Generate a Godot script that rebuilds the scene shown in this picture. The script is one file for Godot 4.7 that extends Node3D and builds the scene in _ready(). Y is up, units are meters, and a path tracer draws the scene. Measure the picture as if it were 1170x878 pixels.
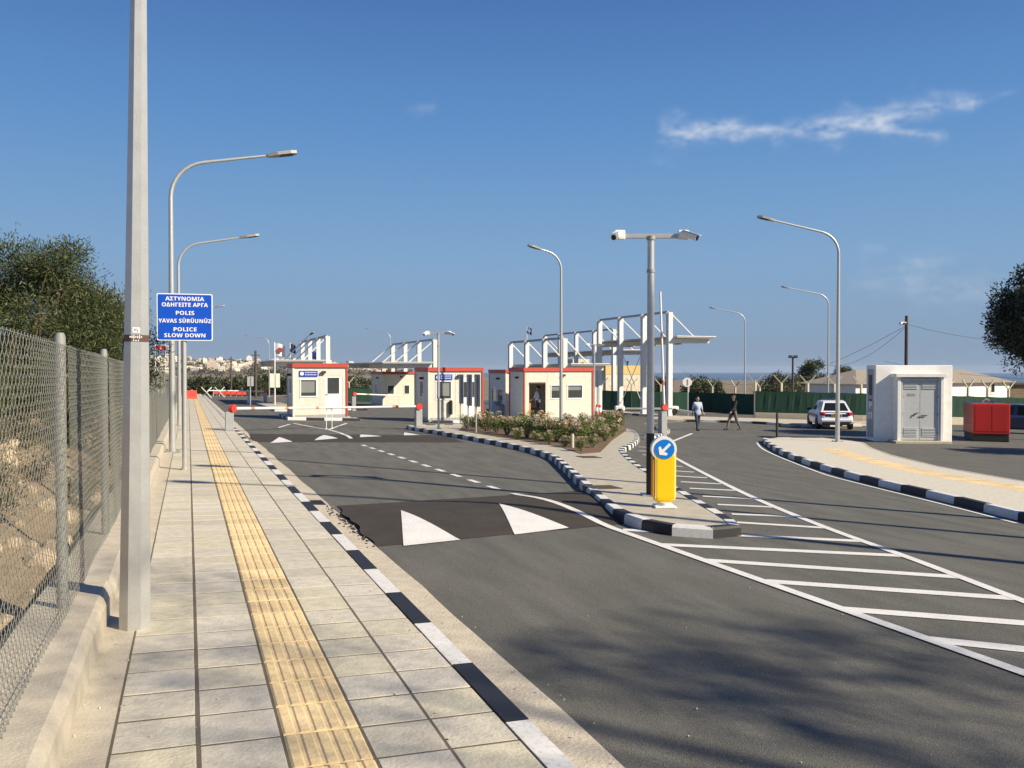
extends Node3D

# ---------------------------------------------------------------- camera model and ground
# World: x runs across the road to the right, -z along the road, y up, metres.  The whole place lies on a gentle slope towards the sea.
const FOCAL := 960.0
const MID := Vector2(585.0, 439.0)
const EYE := 1.73
const EXPOSURE := 1.5
const SLOPE_S := 0.0126
const SLOPE_T := 0.0359
var pitch := atan(17.0 / 960.0)
var yaw := atan(370.0 / 960.0)
var sun_dir := Vector3.ZERO
var mats := {}
var rng := RandomNumberGenerator.new()
var taken := {}
var noise := FastNoiseLite.new()


func lift(t: float) -> float:
	return 0.3 * (1.0 - exp(-maxf(0.0, t - 24.0) / 9.0))


func gh(t: float, s: float) -> float:
	return -(SLOPE_S * s + SLOPE_T * t) + lift(t)


func ground(t: float, s: float, h := 0.0) -> Vector3:
	return Vector3(t, gh(t, s) + h, -s)


func ray(px: float, py: float) -> Vector3:
	var d := Vector3((px - MID.x) / FOCAL, -(py - MID.y) / FOCAL, -1.0)
	return d.rotated(Vector3.RIGHT, -pitch).rotated(Vector3.UP, -yaw)


# where a sight line through a photo pixel meets the ground raised by h: (across, along)
func spot(px: float, py: float, h := 0.0) -> Vector2:
	var r := ray(px, py)
	var k := 0.5
	while k < 600.0 and EYE + k * r.y - h - gh(k * r.x, -k * r.z) > 0.0:
		k *= 1.03
	var lo := k / 1.03
	var hi := k
	for i in 30:
		var m := (lo + hi) / 2.0
		if EYE + m * r.y - h - gh(m * r.x, -m * r.z) > 0.0:
			lo = m
		else:
			hi = m
	return Vector2(r.x * lo, -r.z * lo)


# across-position of a photo column on the line along = s
func across(px: float, s: float) -> float:
	var r := ray(px, MID.y)
	return r.x * (s / -r.z)


# world height of a photo row on the upright through (t, s)
func height_at(py: float, t: float, s: float) -> float:
	var f := t * sin(yaw) + s * cos(yaw)
	var q := (MID.y - py) / FOCAL
	return EYE + f * (q * cos(pitch) - sin(pitch)) / (cos(pitch) + q * sin(pitch))


func depth_of(t: float, s: float) -> float:
	return t * sin(yaw) + s * cos(yaw)


# ---------------------------------------------------------------- mesh builder
class MB:
	var v := PackedVector3Array()
	var n := PackedVector3Array()
	var c := PackedColorArray()
	var col := Color(1, 1, 1)
	var tinted := false

	func tri(a: Vector3, b: Vector3, d: Vector3, out: Vector3) -> void:
		var nn := (d - a).cross(b - a)
		if nn.length_squared() < 1e-14:
			return
		nn = nn.normalized()
		v.push_back(a)
		if nn.dot(out) < 0.0:
			nn = -nn
			v.push_back(d)
			v.push_back(b)
		else:
			v.push_back(b)
			v.push_back(d)
		for i in 3:
			n.push_back(nn)
			c.push_back(col)

	func quad(a: Vector3, b: Vector3, d: Vector3, e: Vector3, out: Vector3) -> void:
		tri(a, b, d, out)
		tri(a, d, e, out)

	func stri(a: Vector3, b: Vector3, d: Vector3, na: Vector3, nb: Vector3, nd: Vector3) -> void:
		var nn := (d - a).cross(b - a)
		if nn.length_squared() < 1e-16:
			return
		if nn.dot(na + nb + nd) < 0.0:
			v.append_array(PackedVector3Array([a, d, b]))
			n.append_array(PackedVector3Array([na, nd, nb]))
		else:
			v.append_array(PackedVector3Array([a, b, d]))
			n.append_array(PackedVector3Array([na, nb, nd]))
		for i in 3:
			c.push_back(col)

	func squad(a, b, d, e, na, nb, nd, ne) -> void:
		stri(a, b, d, na, nb, nd)
		stri(a, d, e, na, nd, ne)

	func box(at: Vector3, size: Vector3, basis := Basis()) -> void:
		cbox(at, size, 0.0, basis)

	# chamfered box
	func cbox(at: Vector3, size: Vector3, bev: float, basis := Basis()) -> void:
		var h := size / 2.0
		for ax in 3:
			var u := (ax + 1) % 3
			var w := (ax + 2) % 3
			for sg in [-1.0, 1.0]:
				var p := []
				for k in [[-1, -1], [1, -1], [1, 1], [-1, 1]]:
					var q := Vector3.ZERO
					q[ax] = sg * h[ax]
					q[u] = k[0] * (h[u] - bev)
					q[w] = k[1] * (h[w] - bev)
					p.append(at + basis * q)
				var o := Vector3.ZERO
				o[ax] = sg
				quad(p[0], p[1], p[2], p[3], basis * o)
			if bev > 0.0:
				for s1 in [-1.0, 1.0]:
					for s2 in [-1.0, 1.0]:
						var e := []
						for k in [[0, -1], [0, 1], [1, 1], [1, -1]]:
							var q := Vector3.ZERO
							q[ax] = k[1] * (h[ax] - bev)
							q[u] = s1 * (h[u] - (bev if k[0] == 0 else 0.0))
							q[w] = s2 * (h[w] - (0.0 if k[0] == 0 else bev))
							e.append(at + basis * q)
						var o := Vector3.ZERO
						o[u] = s1
						o[w] = s2
						quad(e[0], e[1], e[2], e[3], basis * o)
		if bev > 0.0:
			for sx in [-1.0, 1.0]:
				for sy in [-1.0, 1.0]:
					for sz in [-1.0, 1.0]:
						var sgn := Vector3(sx, sy, sz)
						var a := Vector3(sx * h.x, sy * (h.y - bev), sz * (h.z - bev))
						var b := Vector3(sx * (h.x - bev), sy * h.y, sz * (h.z - bev))
						var d := Vector3(sx * (h.x - bev), sy * (h.y - bev), sz * h.z)
						tri(at + basis * a, at + basis * b, at + basis * d, basis * sgn)

	# box between two points with a rectangular section; w lies flat, h stands up
	func beam(a: Vector3, b: Vector3, w: float, h: float, bev := 0.0) -> void:
		var z := (b - a).normalized()
		var up := Vector3.UP if absf(z.y) < 0.98 else Vector3.RIGHT
		var x := up.cross(z).normalized()
		cbox((a + b) / 2.0, Vector3(w, h, a.distance_to(b)), bev, Basis(x, z.cross(x), z))

	func tube(p: Array, r: Array, sides := 8, caps := true, flat := false) -> void:
		var rings := []
		var norms := []
		var prev := Vector3.ZERO
		for i in p.size():
			var d: Vector3 = ((p[mini(i + 1, p.size() - 1)] as Vector3) - (p[maxi(i - 1, 0)] as Vector3)).normalized()
			var x: Vector3
			if i == 0:
				x = (Vector3.UP if absf(d.y) < 0.9 else Vector3.RIGHT).cross(d).normalized()
			else:
				x = (prev - d * prev.dot(d)).normalized()
			prev = x
			var y := d.cross(x)
			var ring := []
			var nr := []
			for k in sides:
				var a := TAU * (k + (0.5 if flat else 0.0)) / sides
				var o := x * cos(a) + y * sin(a)
				ring.append(p[i] + o * r[i])
				nr.append(o)
			rings.append(ring)
			norms.append(nr)
		for i in p.size() - 1:
			for k in sides:
				var k2 := (k + 1) % sides
				if flat:
					quad(rings[i][k], rings[i][k2], rings[i + 1][k2], rings[i + 1][k], norms[i][k] + norms[i][k2])
				else:
					squad(rings[i][k], rings[i][k2], rings[i + 1][k2], rings[i + 1][k], norms[i][k], norms[i][k2], norms[i + 1][k2], norms[i + 1][k])
		if caps:
			for e in [0, p.size() - 1]:
				var o: Vector3 = (p[0] - p[1]) if e == 0 else (p[e] - p[e - 1])
				for k in range(1, sides - 1):
					tri(rings[e][0], rings[e][k], rings[e][k + 1], o)

	func rod(a: Vector3, b: Vector3, r: float, sides := 8, r2 := -1.0) -> void:
		tube([a, b], [r, r if r2 < 0.0 else r2], sides)

	# profile of (radius, height) turned about the upright through at
	func lathe(at: Vector3, prof: Array, sides := 16, basis := Basis()) -> void:
		for i in prof.size() - 1:
			var a: Vector2 = prof[i]
			var b: Vector2 = prof[i + 1]
			var d := b - a
			var nn := Vector2(d.y, -d.x).normalized()
			for k in sides:
				var p := []
				var q := []
				for kk in [k, k + 1]:
					var o := Vector3(cos(TAU * kk / sides), 0, sin(TAU * kk / sides))
					p.append([at + basis * (o * a.x + Vector3(0, a.y, 0)), at + basis * (o * b.x + Vector3(0, b.y, 0))])
					q.append(basis * (o * nn.x + Vector3(0, nn.y, 0)))
				squad(p[0][0], p[1][0], p[1][1], p[0][1], q[0], q[1], q[1], q[0])

	# flat polygon (x, y) pushed out by depth along z of the basis
	func plate(poly: PackedVector2Array, at: Vector3, depth: float, basis := Basis()) -> void:
		var idx := Geometry2D.triangulate_polygon(poly)
		for f in [0.0, 1.0]:
			for i in range(0, idx.size(), 3):
				var p := []
				for k in 3:
					p.append(at + basis * Vector3(poly[idx[i + k]].x, poly[idx[i + k]].y, depth * f))
				tri(p[0], p[1], p[2], basis.z * (1.0 if f > 0.5 else -1.0) * signf(depth))
		var sg := -1.0 if Geometry2D.is_polygon_clockwise(poly) else 1.0
		for i in poly.size():
			var a := poly[i]
			var b := poly[(i + 1) % poly.size()]
			var o := Vector3(b.y - a.y, a.x - b.x, 0) * sg
			quad(at + basis * Vector3(a.x, a.y, 0), at + basis * Vector3(b.x, b.y, 0), at + basis * Vector3(b.x, b.y, depth), at + basis * Vector3(a.x, a.y, depth), basis * o)

	func mesh() -> ArrayMesh:
		var m := ArrayMesh.new()
		if v.is_empty():
			return m
		var a := []
		a.resize(Mesh.ARRAY_MAX)
		a[Mesh.ARRAY_VERTEX] = v
		a[Mesh.ARRAY_NORMAL] = n
		if tinted:
			a[Mesh.ARRAY_COLOR] = c
		m.add_surface_from_arrays(Mesh.PRIMITIVE_TRIANGLES, a)
		return m


func disc(r: float, n := 24) -> PackedVector2Array:
	var p := PackedVector2Array()
	for k in n:
		p.append(Vector2(cos(TAU * (k + 0.5) / n), sin(TAU * (k + 0.5) / n)) * r)
	return p


func rect(x0: float, y0: float, x1: float, y1: float) -> PackedVector2Array:
	return PackedVector2Array([Vector2(x0, y0), Vector2(x1, y0), Vector2(x1, y1), Vector2(x0, y1)])


func round_rect(w: float, h: float, r: float, n := 5) -> PackedVector2Array:
	var p := PackedVector2Array()
	for q in [[1, 1, 0.0], [-1, 1, 0.25], [-1, -1, 0.5], [1, -1, 0.75]]:
		for k in n + 1:
			var a: float = TAU * (q[2] + 0.25 * k / n)
			p.append(Vector2(q[0] * (w / 2 - r), q[1] * (h / 2 - r)) + Vector2(cos(a), sin(a)) * r)
	return p


# ---------------------------------------------------------------- nodes
func numbered(called: String) -> String:
	taken[called] = taken.get(called, -1) + 1
	return called if taken[called] == 0 else "%s_%03d" % [called, taken[called]]


func tag(o: Node3D, label: String, category := "", group := "", kind := "") -> Node3D:
	if label:
		o.set_meta("label", label)
	if category:
		o.set_meta("category", category)
	if group:
		o.set_meta("group", group)
	if kind:
		o.set_meta("kind", kind)
	return o


func thing(called: String, label: String, category: String, at: Vector3, turn := 0.0, group := "") -> Node3D:
	var o := Node3D.new()
	o.name = numbered(called)
	add_child(o)
	o.position = at
	o.rotation.y = turn
	tag(o, label, category, group)
	return o


func part(parent: Node3D, called: String, mb, m: Material) -> MeshInstance3D:
	var o := MeshInstance3D.new()
	o.name = called
	o.mesh = mb.mesh() if mb is MB else mb
	o.material_override = null
	if o.mesh.get_surface_count():
		o.set_surface_override_material(0, m)
	parent.add_child(o, true)
	return o


func single(called: String, mb, m: Material, label: String, category: String, at := Vector3.ZERO, group := "", turn := 0.0) -> MeshInstance3D:
	var o := MeshInstance3D.new()
	o.name = numbered(called)
	o.mesh = mb.mesh() if mb is MB else mb
	o.set_surface_override_material(0, m)
	add_child(o)
	o.position = at
	o.rotation.y = turn
	tag(o, label, category, group)
	return o


func structure(called: String, mb, m: Material, label := "") -> MeshInstance3D:
	var o := single(called, mb, m, label, "")
	o.set_meta("kind", "structure")
	return o


func structure_root(called: String, label := "", at := Vector3.ZERO) -> Node3D:
	var o := Node3D.new()
	o.name = numbered(called)
	add_child(o)
	o.position = at
	tag(o, label, "", "", "structure")
	return o


# ---------------------------------------------------------------- materials
func lin(r: float, g: float, b: float, a := 1.0) -> Color:
	var q := Color(r, g, b).linear_to_srgb()
	q.a = a
	return q


func noise_tex(size: int, freq: float, lo: float, hi: float, octaves := 4, sd := 1, kind := FastNoiseLite.TYPE_SIMPLEX_SMOOTH, a := 0.0, b := 1.0) -> NoiseTexture2D:
	var f := FastNoiseLite.new()
	f.noise_type = kind
	f.seed = sd
	f.frequency = freq
	f.fractal_octaves = octaves
	var t := NoiseTexture2D.new()
	t.width = size
	t.height = size
	t.seamless = true
	t.noise = f
	var g := Gradient.new()
	g.set_color(0, lin(lo, lo, lo))
	g.set_color(1, lin(hi, hi, hi))
	g.set_offset(0, a)
	g.set_offset(1, b)
	t.color_ramp = g
	return t


func bump_tex(size: int, freq: float, octaves: int, strength: float, sd := 5) -> NoiseTexture2D:
	var f := FastNoiseLite.new()
	f.seed = sd
	f.frequency = freq
	f.fractal_octaves = octaves
	var t := NoiseTexture2D.new()
	t.width = size
	t.height = size
	t.seamless = true
	t.noise = f
	t.as_normal_map = true
	t.bump_strength = strength
	return t


func plain(color: Color, rough := 0.7, metal := 0.0) -> StandardMaterial3D:
	var m := StandardMaterial3D.new()
	m.albedo_color = color
	m.roughness = rough
	m.metallic = metal
	return m


# colour, times a fine grain and a coarse mottle that lie in the world
func grainy(color: Color, rough: float, fine: Texture2D, fine_m: float, coarse: Texture2D = null, coarse_m := 3.0, bump: Texture2D = null, bump_k := 1.0) -> StandardMaterial3D:
	var m := plain(color, rough)
	m.uv1_triplanar = true
	m.uv1_world_triplanar = true
	m.uv1_scale = Vector3.ONE / fine_m
	m.albedo_texture = fine
	if coarse:
		m.detail_enabled = true
		m.detail_albedo = coarse
		m.detail_blend_mode = BaseMaterial3D.BLEND_MODE_MUL
		m.detail_uv_layer = BaseMaterial3D.DETAIL_UV_2
		m.uv2_triplanar = true
		m.uv2_world_triplanar = true
		m.uv2_scale = Vector3.ONE / coarse_m
	if bump:
		m.normal_enabled = true
		m.normal_texture = bump
		m.normal_scale = bump_k
	return m


func make_materials() -> void:
	var grit := noise_tex(1024, 0.22, 0.35, 1.0, 2, 3, FastNoiseLite.TYPE_VALUE_CUBIC, 0.2, 0.8)
	var fine := noise_tex(1024, 0.06, 0.72, 1.0, 5, 4)
	var mottle := noise_tex(512, 0.011, 0.72, 1.0, 5, 6, FastNoiseLite.TYPE_SIMPLEX_SMOOTH, 0.15, 0.85)
	var stain := noise_tex(512, 0.02, 0.84, 1.0, 5, 8, FastNoiseLite.TYPE_SIMPLEX_SMOOTH, 0.2, 0.7)
	var soft := noise_tex(512, 0.01, 0.85, 1.0, 4, 9)
	var speck := noise_tex(1024, 0.3, 0.74, 1.0, 3, 12, FastNoiseLite.TYPE_VALUE_CUBIC, 0.15, 0.6)
	var rough_n := bump_tex(1024, 0.12, 3, 6.0)
	var fine_n := bump_tex(512, 0.05, 4, 4.0, 7)
	mats.asphalt = grainy(lin(0.216, 0.212, 0.184), 0.92, grit, 1.1, mottle, 7.0, rough_n, 0.9)
	mats.asphalt.uv2_scale = Vector3(0.42, 0.3, 0.085)
	mats.asphalt_new = grainy(lin(0.088, 0.072, 0.056), 0.95, grit, 0.9, mottle, 3.0, rough_n, 1.2)
	mats.concrete = grainy(lin(0.60, 0.54, 0.43), 0.9, fine, 0.7, stain, 2.3, fine_n, 0.5)
	mats.gutter = grainy(lin(0.60, 0.535, 0.42), 0.9, fine, 0.8, stain, 1.7, fine_n, 0.7)
	mats.island_slab = grainy(lin(0.51, 0.47, 0.38), 0.9, fine, 0.9, stain, 3.1, fine_n, 0.4)
	for i in 6:
		var k: float = [1.0, 0.93, 1.06, 0.88, 1.0, 0.96][i]
		var w: float = [0.0, 0.02, -0.01, 0.0, 0.03, -0.015][i]
		mats["paver%d" % i] = grainy(lin(0.585 * k, 0.545 * k, (0.445 - w) * k), 0.88, speck, 0.8, stain, 0.9 + 0.13 * i, fine_n, 0.45)
	for i in 4:
		var k: float = [1.0, 0.92, 1.05, 0.85][i]
		mats["tactile%d" % i] = grainy(lin(0.82 * k, 0.63 * k, 0.345 * k), 0.8, speck, 0.8, stain, 0.8 + 0.2 * i, fine_n, 0.4)
	mats.joint = grainy(lin(0.20, 0.165, 0.118), 1.0, grit, 0.6)
	mats.paint = grainy(lin(0.74, 0.73, 0.70), 0.7, noise_tex(512, 0.05, 0.68, 1.0, 5, 14, FastNoiseLite.TYPE_SIMPLEX_SMOOTH, 0.12, 0.40), 0.9, soft, 2.0)
	mats.kerb_white = grainy(lin(0.72, 0.71, 0.68), 0.65, noise_tex(512, 0.03, 0.76, 1.0, 5, 15, FastNoiseLite.TYPE_SIMPLEX_SMOOTH, 0.12, 0.42), 0.7, soft, 1.3)
	mats.kerb_black = grainy(lin(0.022, 0.022, 0.025), 0.6, noise_tex(512, 0.03, 0.6, 1.0, 5, 16), 0.7)
	mats.soil = grainy(lin(0.34, 0.22, 0.135), 1.0, grit, 0.8, mottle, 2.0, rough_n, 1.5)
	mats.bank = grainy(lin(0.62, 0.46, 0.29), 1.0, grit, 0.9, mottle, 1.6, rough_n, 2.0)
	mats.stone = grainy(lin(0.66, 0.53, 0.37), 0.95, fine, 0.5, mottle, 0.7, rough_n, 1.5)
	mats.land = grainy(lin(0.26, 0.20, 0.13), 1.0, fine, 40.0, mottle, 130.0)
	mats.dirt = grainy(lin(0.40, 0.30, 0.20), 1.0, grit, 1.0, mottle, 4.0)
	mats.sea = plain(lin(0.035, 0.075, 0.14), 0.35)
	mats.galv = grainy(lin(0.58, 0.59, 0.58), 0.42, noise_tex(512, 0.03, 0.88, 1.0, 4, 21), 0.35, soft, 0.9)
	mats.galv.metallic = 0.5
	mats.galv_dull = grainy(lin(0.40, 0.41, 0.41), 0.6, fine, 0.3, soft, 0.9)
	mats.galv_dull.metallic = 0.3
	mats.wire = plain(lin(0.24, 0.25, 0.225), 0.55, 0.2)
	mats.white_steel = grainy(lin(0.76, 0.76, 0.74), 0.45, soft, 1.2)
	mats.grey_steel = grainy(lin(0.36, 0.37, 0.38), 0.55, soft, 1.2)
	mats.cabin = grainy(lin(0.71, 0.685, 0.59), 0.55, soft, 1.5)
	mats.cabin_in = plain(lin(0.55, 0.53, 0.47), 0.8)
	mats.red_trim = grainy(lin(0.50, 0.075, 0.055), 0.5, soft, 0.8)
	mats.white = plain(lin(0.80, 0.80, 0.78), 0.4)
	mats.white_wall = grainy(lin(0.86, 0.85, 0.82), 0.8, soft, 1.7)
	mats.grey_door = grainy(lin(0.52, 0.54, 0.55), 0.45, soft, 0.8)
	mats.glass = plain(lin(0.10, 0.12, 0.13, 0.45), 0.05)
	mats.glass.transparency = BaseMaterial3D.TRANSPARENCY_ALPHA
	mats.dark_glass = plain(lin(0.012, 0.014, 0.016), 0.06)
	mats.blind = plain(lin(0.62, 0.63, 0.60), 0.8)
	mats.black = plain(lin(0.015, 0.015, 0.016), 0.5)
	mats.dark = plain(lin(0.04, 0.04, 0.042), 0.6)
	mats.rubber = plain(lin(0.02, 0.02, 0.02), 0.85)
	mats.blue_sign = plain(lin(0.004, 0.075, 0.53), 0.35)
	mats.disc_blue = plain(lin(0.0, 0.19, 0.66), 0.35)
	mats.iron = grainy(lin(0.075, 0.06, 0.045), 0.95, fine, 0.3)
	mats.letter = plain(lin(0.82, 0.82, 0.82), 0.4)
	mats.yellow = plain(lin(0.90, 0.58, 0.0), 0.4)
	mats.orange_edge = plain(lin(0.78, 0.30, 0.0), 0.4)
	mats.red = plain(lin(0.62, 0.045, 0.03), 0.5)
	mats.red_paint = grainy(lin(0.46, 0.018, 0.014), 0.35, soft, 0.7)
	mats.boom_white = plain(lin(0.78, 0.76, 0.72), 0.45)
	mats.boom_red = plain(lin(0.58, 0.20, 0.14), 0.5)
	mats.car_white = plain(lin(0.76, 0.77, 0.79), 0.25)
	mats.car_white.clearcoat_enabled = true
	mats.car_blue = plain(lin(0.012, 0.02, 0.07), 0.25)
	mats.car_blue.clearcoat_enabled = true
	mats.stripe_blue = plain(lin(0.012, 0.025, 0.16), 0.35)
	mats.tail = plain(lin(0.42, 0.02, 0.025), 0.15)
	mats.plate = plain(lin(0.75, 0.38, 0.03), 0.4)
	mats.chrome = plain(lin(0.6, 0.6, 0.6), 0.2, 0.9)
	mats.green_net = grainy(lin(0.008, 0.058, 0.036), 0.85, noise_tex(512, 0.02, 0.6, 1.0, 4, 31), 0.9, soft, 3.0)
	mats.cream_post = grainy(lin(0.58, 0.52, 0.40), 0.85, soft, 1.0)
	mats.roof_grey = grainy(lin(0.34, 0.30, 0.24), 0.9, fine, 2.0, soft, 3.0)
	mats.cream_wall = grainy(lin(0.70, 0.64, 0.50), 0.85, soft, 2.0, stain, 6.0)
	mats.yellow_band = grainy(lin(0.66, 0.49, 0.20), 0.85, soft, 2.0)
	mats.timber = grainy(lin(0.10, 0.075, 0.06), 0.9, fine, 0.8)
	mats.bark = grainy(lin(0.13, 0.10, 0.075), 0.95, fine, 0.4)
	mats.cable = plain(lin(0.10, 0.10, 0.11), 0.8)
	mats.orange_box = plain(lin(0.52, 0.19, 0.05), 0.7)
	mats.leaf = leafy(lin(1, 1, 1), 0.55)
	mats.petal = leafy(lin(1, 1, 1), 0.7)
	mats.sticker = plain(lin(0.10, 0.055, 0.045), 0.6)
	mats.water_barrier = plain(lin(0.62, 0.07, 0.045), 0.5)


func leafy(color: Color, rough: float) -> StandardMaterial3D:
	var m := plain(color, rough)
	m.vertex_color_use_as_albedo = true
	m.backlight_enabled = true
	m.backlight = lin(0.10, 0.13, 0.03)
	return m


# ---------------------------------------------------------------- sky
func sky_color(el: float) -> Color:
	# el in degrees above the horizon; linear light
	var keys := [[0.0, 0.262, 0.350, 0.475], [1.5, 0.258, 0.356, 0.490], [4.0, 0.245, 0.375, 0.550], [7.3, 0.223, 0.386, 0.604], [11.5, 0.170, 0.338, 0.600], [16.0, 0.119, 0.283, 0.578], [23.6, 0.074, 0.184, 0.456], [26.0, 0.066, 0.168, 0.435], [45.0, 0.050, 0.130, 0.370], [90.0, 0.040, 0.100, 0.300]]
	for i in keys.size() - 1:
		if el <= keys[i + 1][0]:
			var k: float = clampf((el - keys[i][0]) / (keys[i + 1][0] - keys[i][0]), 0.0, 1.0)
			return Color(lerpf(keys[i][1], keys[i + 1][1], k), lerpf(keys[i][2], keys[i + 1][2], k), lerpf(keys[i][3], keys[i + 1][3], k)) / EXPOSURE
	return Color(0.04, 0.1, 0.3) / EXPOSURE


func make_sky() -> Sky:
	var w := 4096
	var h := 2048
	var im := Image.create(w, h, false, Image.FORMAT_RGBF)
	for y in h:
		var el := 90.0 - 180.0 * (y + 0.5) / h
		im.fill_rect(Rect2i(0, y, w, 1), sky_color(maxf(el, 0.0)))
	# thin wisps of cloud: [from x, y, to x, y in the photograph, half height at both ends, strength]
	var wisps := [[762, 153, 890, 147, 11, 5, 0.62], [790, 146, 850, 147, 6, 5, 0.3], [890, 148, 908, 148, 3, 3, 0.25], [902, 147, 1015, 138, 9, 7, 0.62], [975, 140, 1076, 121, 8, 9, 0.6], [1000, 147, 1078, 155, 4, 4, 0.4], [930, 151, 960, 153, 5, 4, 0.25], [1090, 117, 1114, 117, 6, 4, 0.5], [1114, 113, 1160, 104, 4, 3, 0.12], [465, 123, 496, 121, 4, 3, 0.16], [772, 129, 784, 129, 3, 2, 0.15], [985, 285, 1010, 284, 5, 4, 0.12], [1040, 297, 1090, 296, 5, 5, 0.16], [980, 325, 1060, 318, 12, 10, 0.18], [1060, 330, 1170, 334, 14, 12, 0.16], [1190, 160, 1330, 150, 9, 7, 0.4], [1300, 215, 1520, 205, 12, 9, 0.25], [-260, 135, -120, 130, 8, 6, 0.3], [-560, 245, -330, 238, 11, 8, 0.25]]
	var f := FastNoiseLite.new()
	f.seed = 11
	f.frequency = 0.02
	f.fractal_octaves = 5
	var place := func(px: float, py: float) -> Vector2:
		var r := ray(px, py).normalized()
		return Vector2(fposmod(atan2(r.x, -r.z) / TAU, 1.0) * w, (0.5 - asin(r.y) / PI) * h)
	var k := float(w) / TAU / FOCAL
	for q in wisps:
		var a: Vector2 = place.call(q[0], q[1])
		var z: Vector2 = place.call(q[2], q[3])
		if absf(a.x - z.x) > w / 2.0:
			continue
		var m := 3.2 * maxf(q[4], q[5]) * k + 2.0
		for y in range(int(minf(a.y, z.y) - m), int(maxf(a.y, z.y) + m)):
			for x in range(int(minf(a.x, z.x) - m), int(maxf(a.x, z.x) + m)):
				var p := Vector2(x, y)
				var u := clampf((p - a).dot(z - a) / (z - a).length_squared(), 0.0, 1.0)
				var warp := f.get_noise_2d(x * 1.3 + 90.0, y * 1.3)
				var off := (p - a.lerp(z, u)) / (lerpf(q[4], q[5], u) * k)
				var dist := off.length() * (1.0 + 0.9 * warp)
				var n1 := 0.55 + 0.75 * f.get_noise_2d(x * 1.6 + y * 1.2, y * 5.0 - x * 0.7) + 0.35 * f.get_noise_2d(x * 6.0, y * 9.0)
				var d: float = q[6] * exp(-dist * dist * 0.9) * smoothstep(0.0, 0.25, minf(u, 1.0 - u) + 0.12) * clampf(n1, 0.0, 1.2)
				if d > 0.003:
					var xx := posmod(x, w)
					im.set_pixel(xx, y, im.get_pixel(xx, y).lerp(Color(0.72, 0.76, 0.84) / EXPOSURE, minf(d, 0.7)))
	var pm := PanoramaSkyMaterial.new()
	pm.panorama = ImageTexture.create_from_image(im)
	var sk := Sky.new()
	sk.sky_material = pm
	return sk


# ---------------------------------------------------------------- setting
func hump_height(t: float, s: float) -> float:
	var best := 0.0
	for q in humps:
		if t > q[0] - 0.01 and t < q[1]:
			var s0: float = q[2] + q[4] * (t - q[0])
			var s1: float = q[3] + q[5] * (t - q[0])
			var u := (s - s0) / (s1 - s0)
			if u > 0.0 and u < 1.0:
				best = maxf(best, q[6] * sin(PI * u) * (0.45 + 0.55 * smoothstep(0.0, 0.6, t - q[0])))
	return best


# [left, right, near start, far end, slopes of both across, height]
var humps := [[1.86, 6.6, 8.9, 12.0, 0.25, 0.27, 0.085], [1.75, 8.25, 25.3, 29.4, 0.05, 0.0, 0.055]]


func surface(t: float, s: float, h := 0.0) -> Vector3:
	return ground(t, s, h + hump_height(t, s))


# painted strip of width w along a line on the road
func strip(parent: Node3D, called: String, pts: Array, w: float, m: Material, h := 0.008) -> void:
	var mb := MB.new()
	for i in pts.size() - 1:
		var a: Vector2 = pts[i]
		var b: Vector2 = pts[i + 1]
		var n := maxi(1, int(a.distance_to(b) / 0.35))
		var d := (b - a).normalized()
		var o := Vector2(-d.y, d.x) * w / 2.0
		for k in n:
			var p := a.lerp(b, float(k) / n)
			var q := a.lerp(b, float(k + 1) / n)
			mb.quad(surface(p.x + o.x, p.y + o.y, h), surface(q.x + o.x, q.y + o.y, h), surface(q.x - o.x, q.y - o.y, h), surface(p.x - o.x, p.y - o.y, h), Vector3.UP)
	part(parent, called, mb, m)


# slab of ground with a polygon outline: top at h, skirt down to h - thick
func slab(poly: PackedVector2Array, h: float, thick: float) -> MB:
	var mb := MB.new()
	var idx := Geometry2D.triangulate_polygon(poly)
	for i in range(0, idx.size(), 3):
		var p := []
		for k in 3:
			p.append(ground(poly[idx[i + k]].x, poly[idx[i + k]].y, h))
		mb.tri(p[0], p[1], p[2], Vector3.UP)
	var mid := Vector2.ZERO
	for p in poly:
		mid += p / poly.size()
	var sg := -1.0 if Geometry2D.is_polygon_clockwise(poly) else 1.0
	for i in poly.size():
		var a := poly[i]
		var b := poly[(i + 1) % poly.size()]
		var o := Vector2(b.y - a.y, a.x - b.x) * sg
		mb.quad(ground(a.x, a.y, h), ground(b.x, b.y, h), ground(b.x, b.y, h - thick), ground(a.x, a.y, h - thick), Vector3(o.x, 0, -o.y))
	return mb


func resample(pts: Array, step: float) -> Array:
	var c := Curve3D.new()
	for p in pts:
		c.add_point(Vector3(p.x, 0, p.y))
	c.bake_interval = 0.05
	var total := c.get_baked_length()
	var n := maxi(1, roundi(total / step))
	var out := []
	for i in n + 1:
		var q := c.sample_baked(total * i / n)
		out.append(Vector2(q.x, q.z))
	return out


# smooth line through points (Catmull-Rom)
func smooth_line(pts: Array, per := 6) -> Array:
	var out := []
	for i in pts.size() - 1:
		var p0: Vector2 = pts[maxi(i - 1, 0)]
		var p1: Vector2 = pts[i]
		var p2: Vector2 = pts[i + 1]
		var p3: Vector2 = pts[mini(i + 2, pts.size() - 1)]
		for k in per:
			out.append(p1.cubic_interpolate(p2, p0, p3, float(k) / per))
	out.append(pts[-1])
	return out


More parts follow.
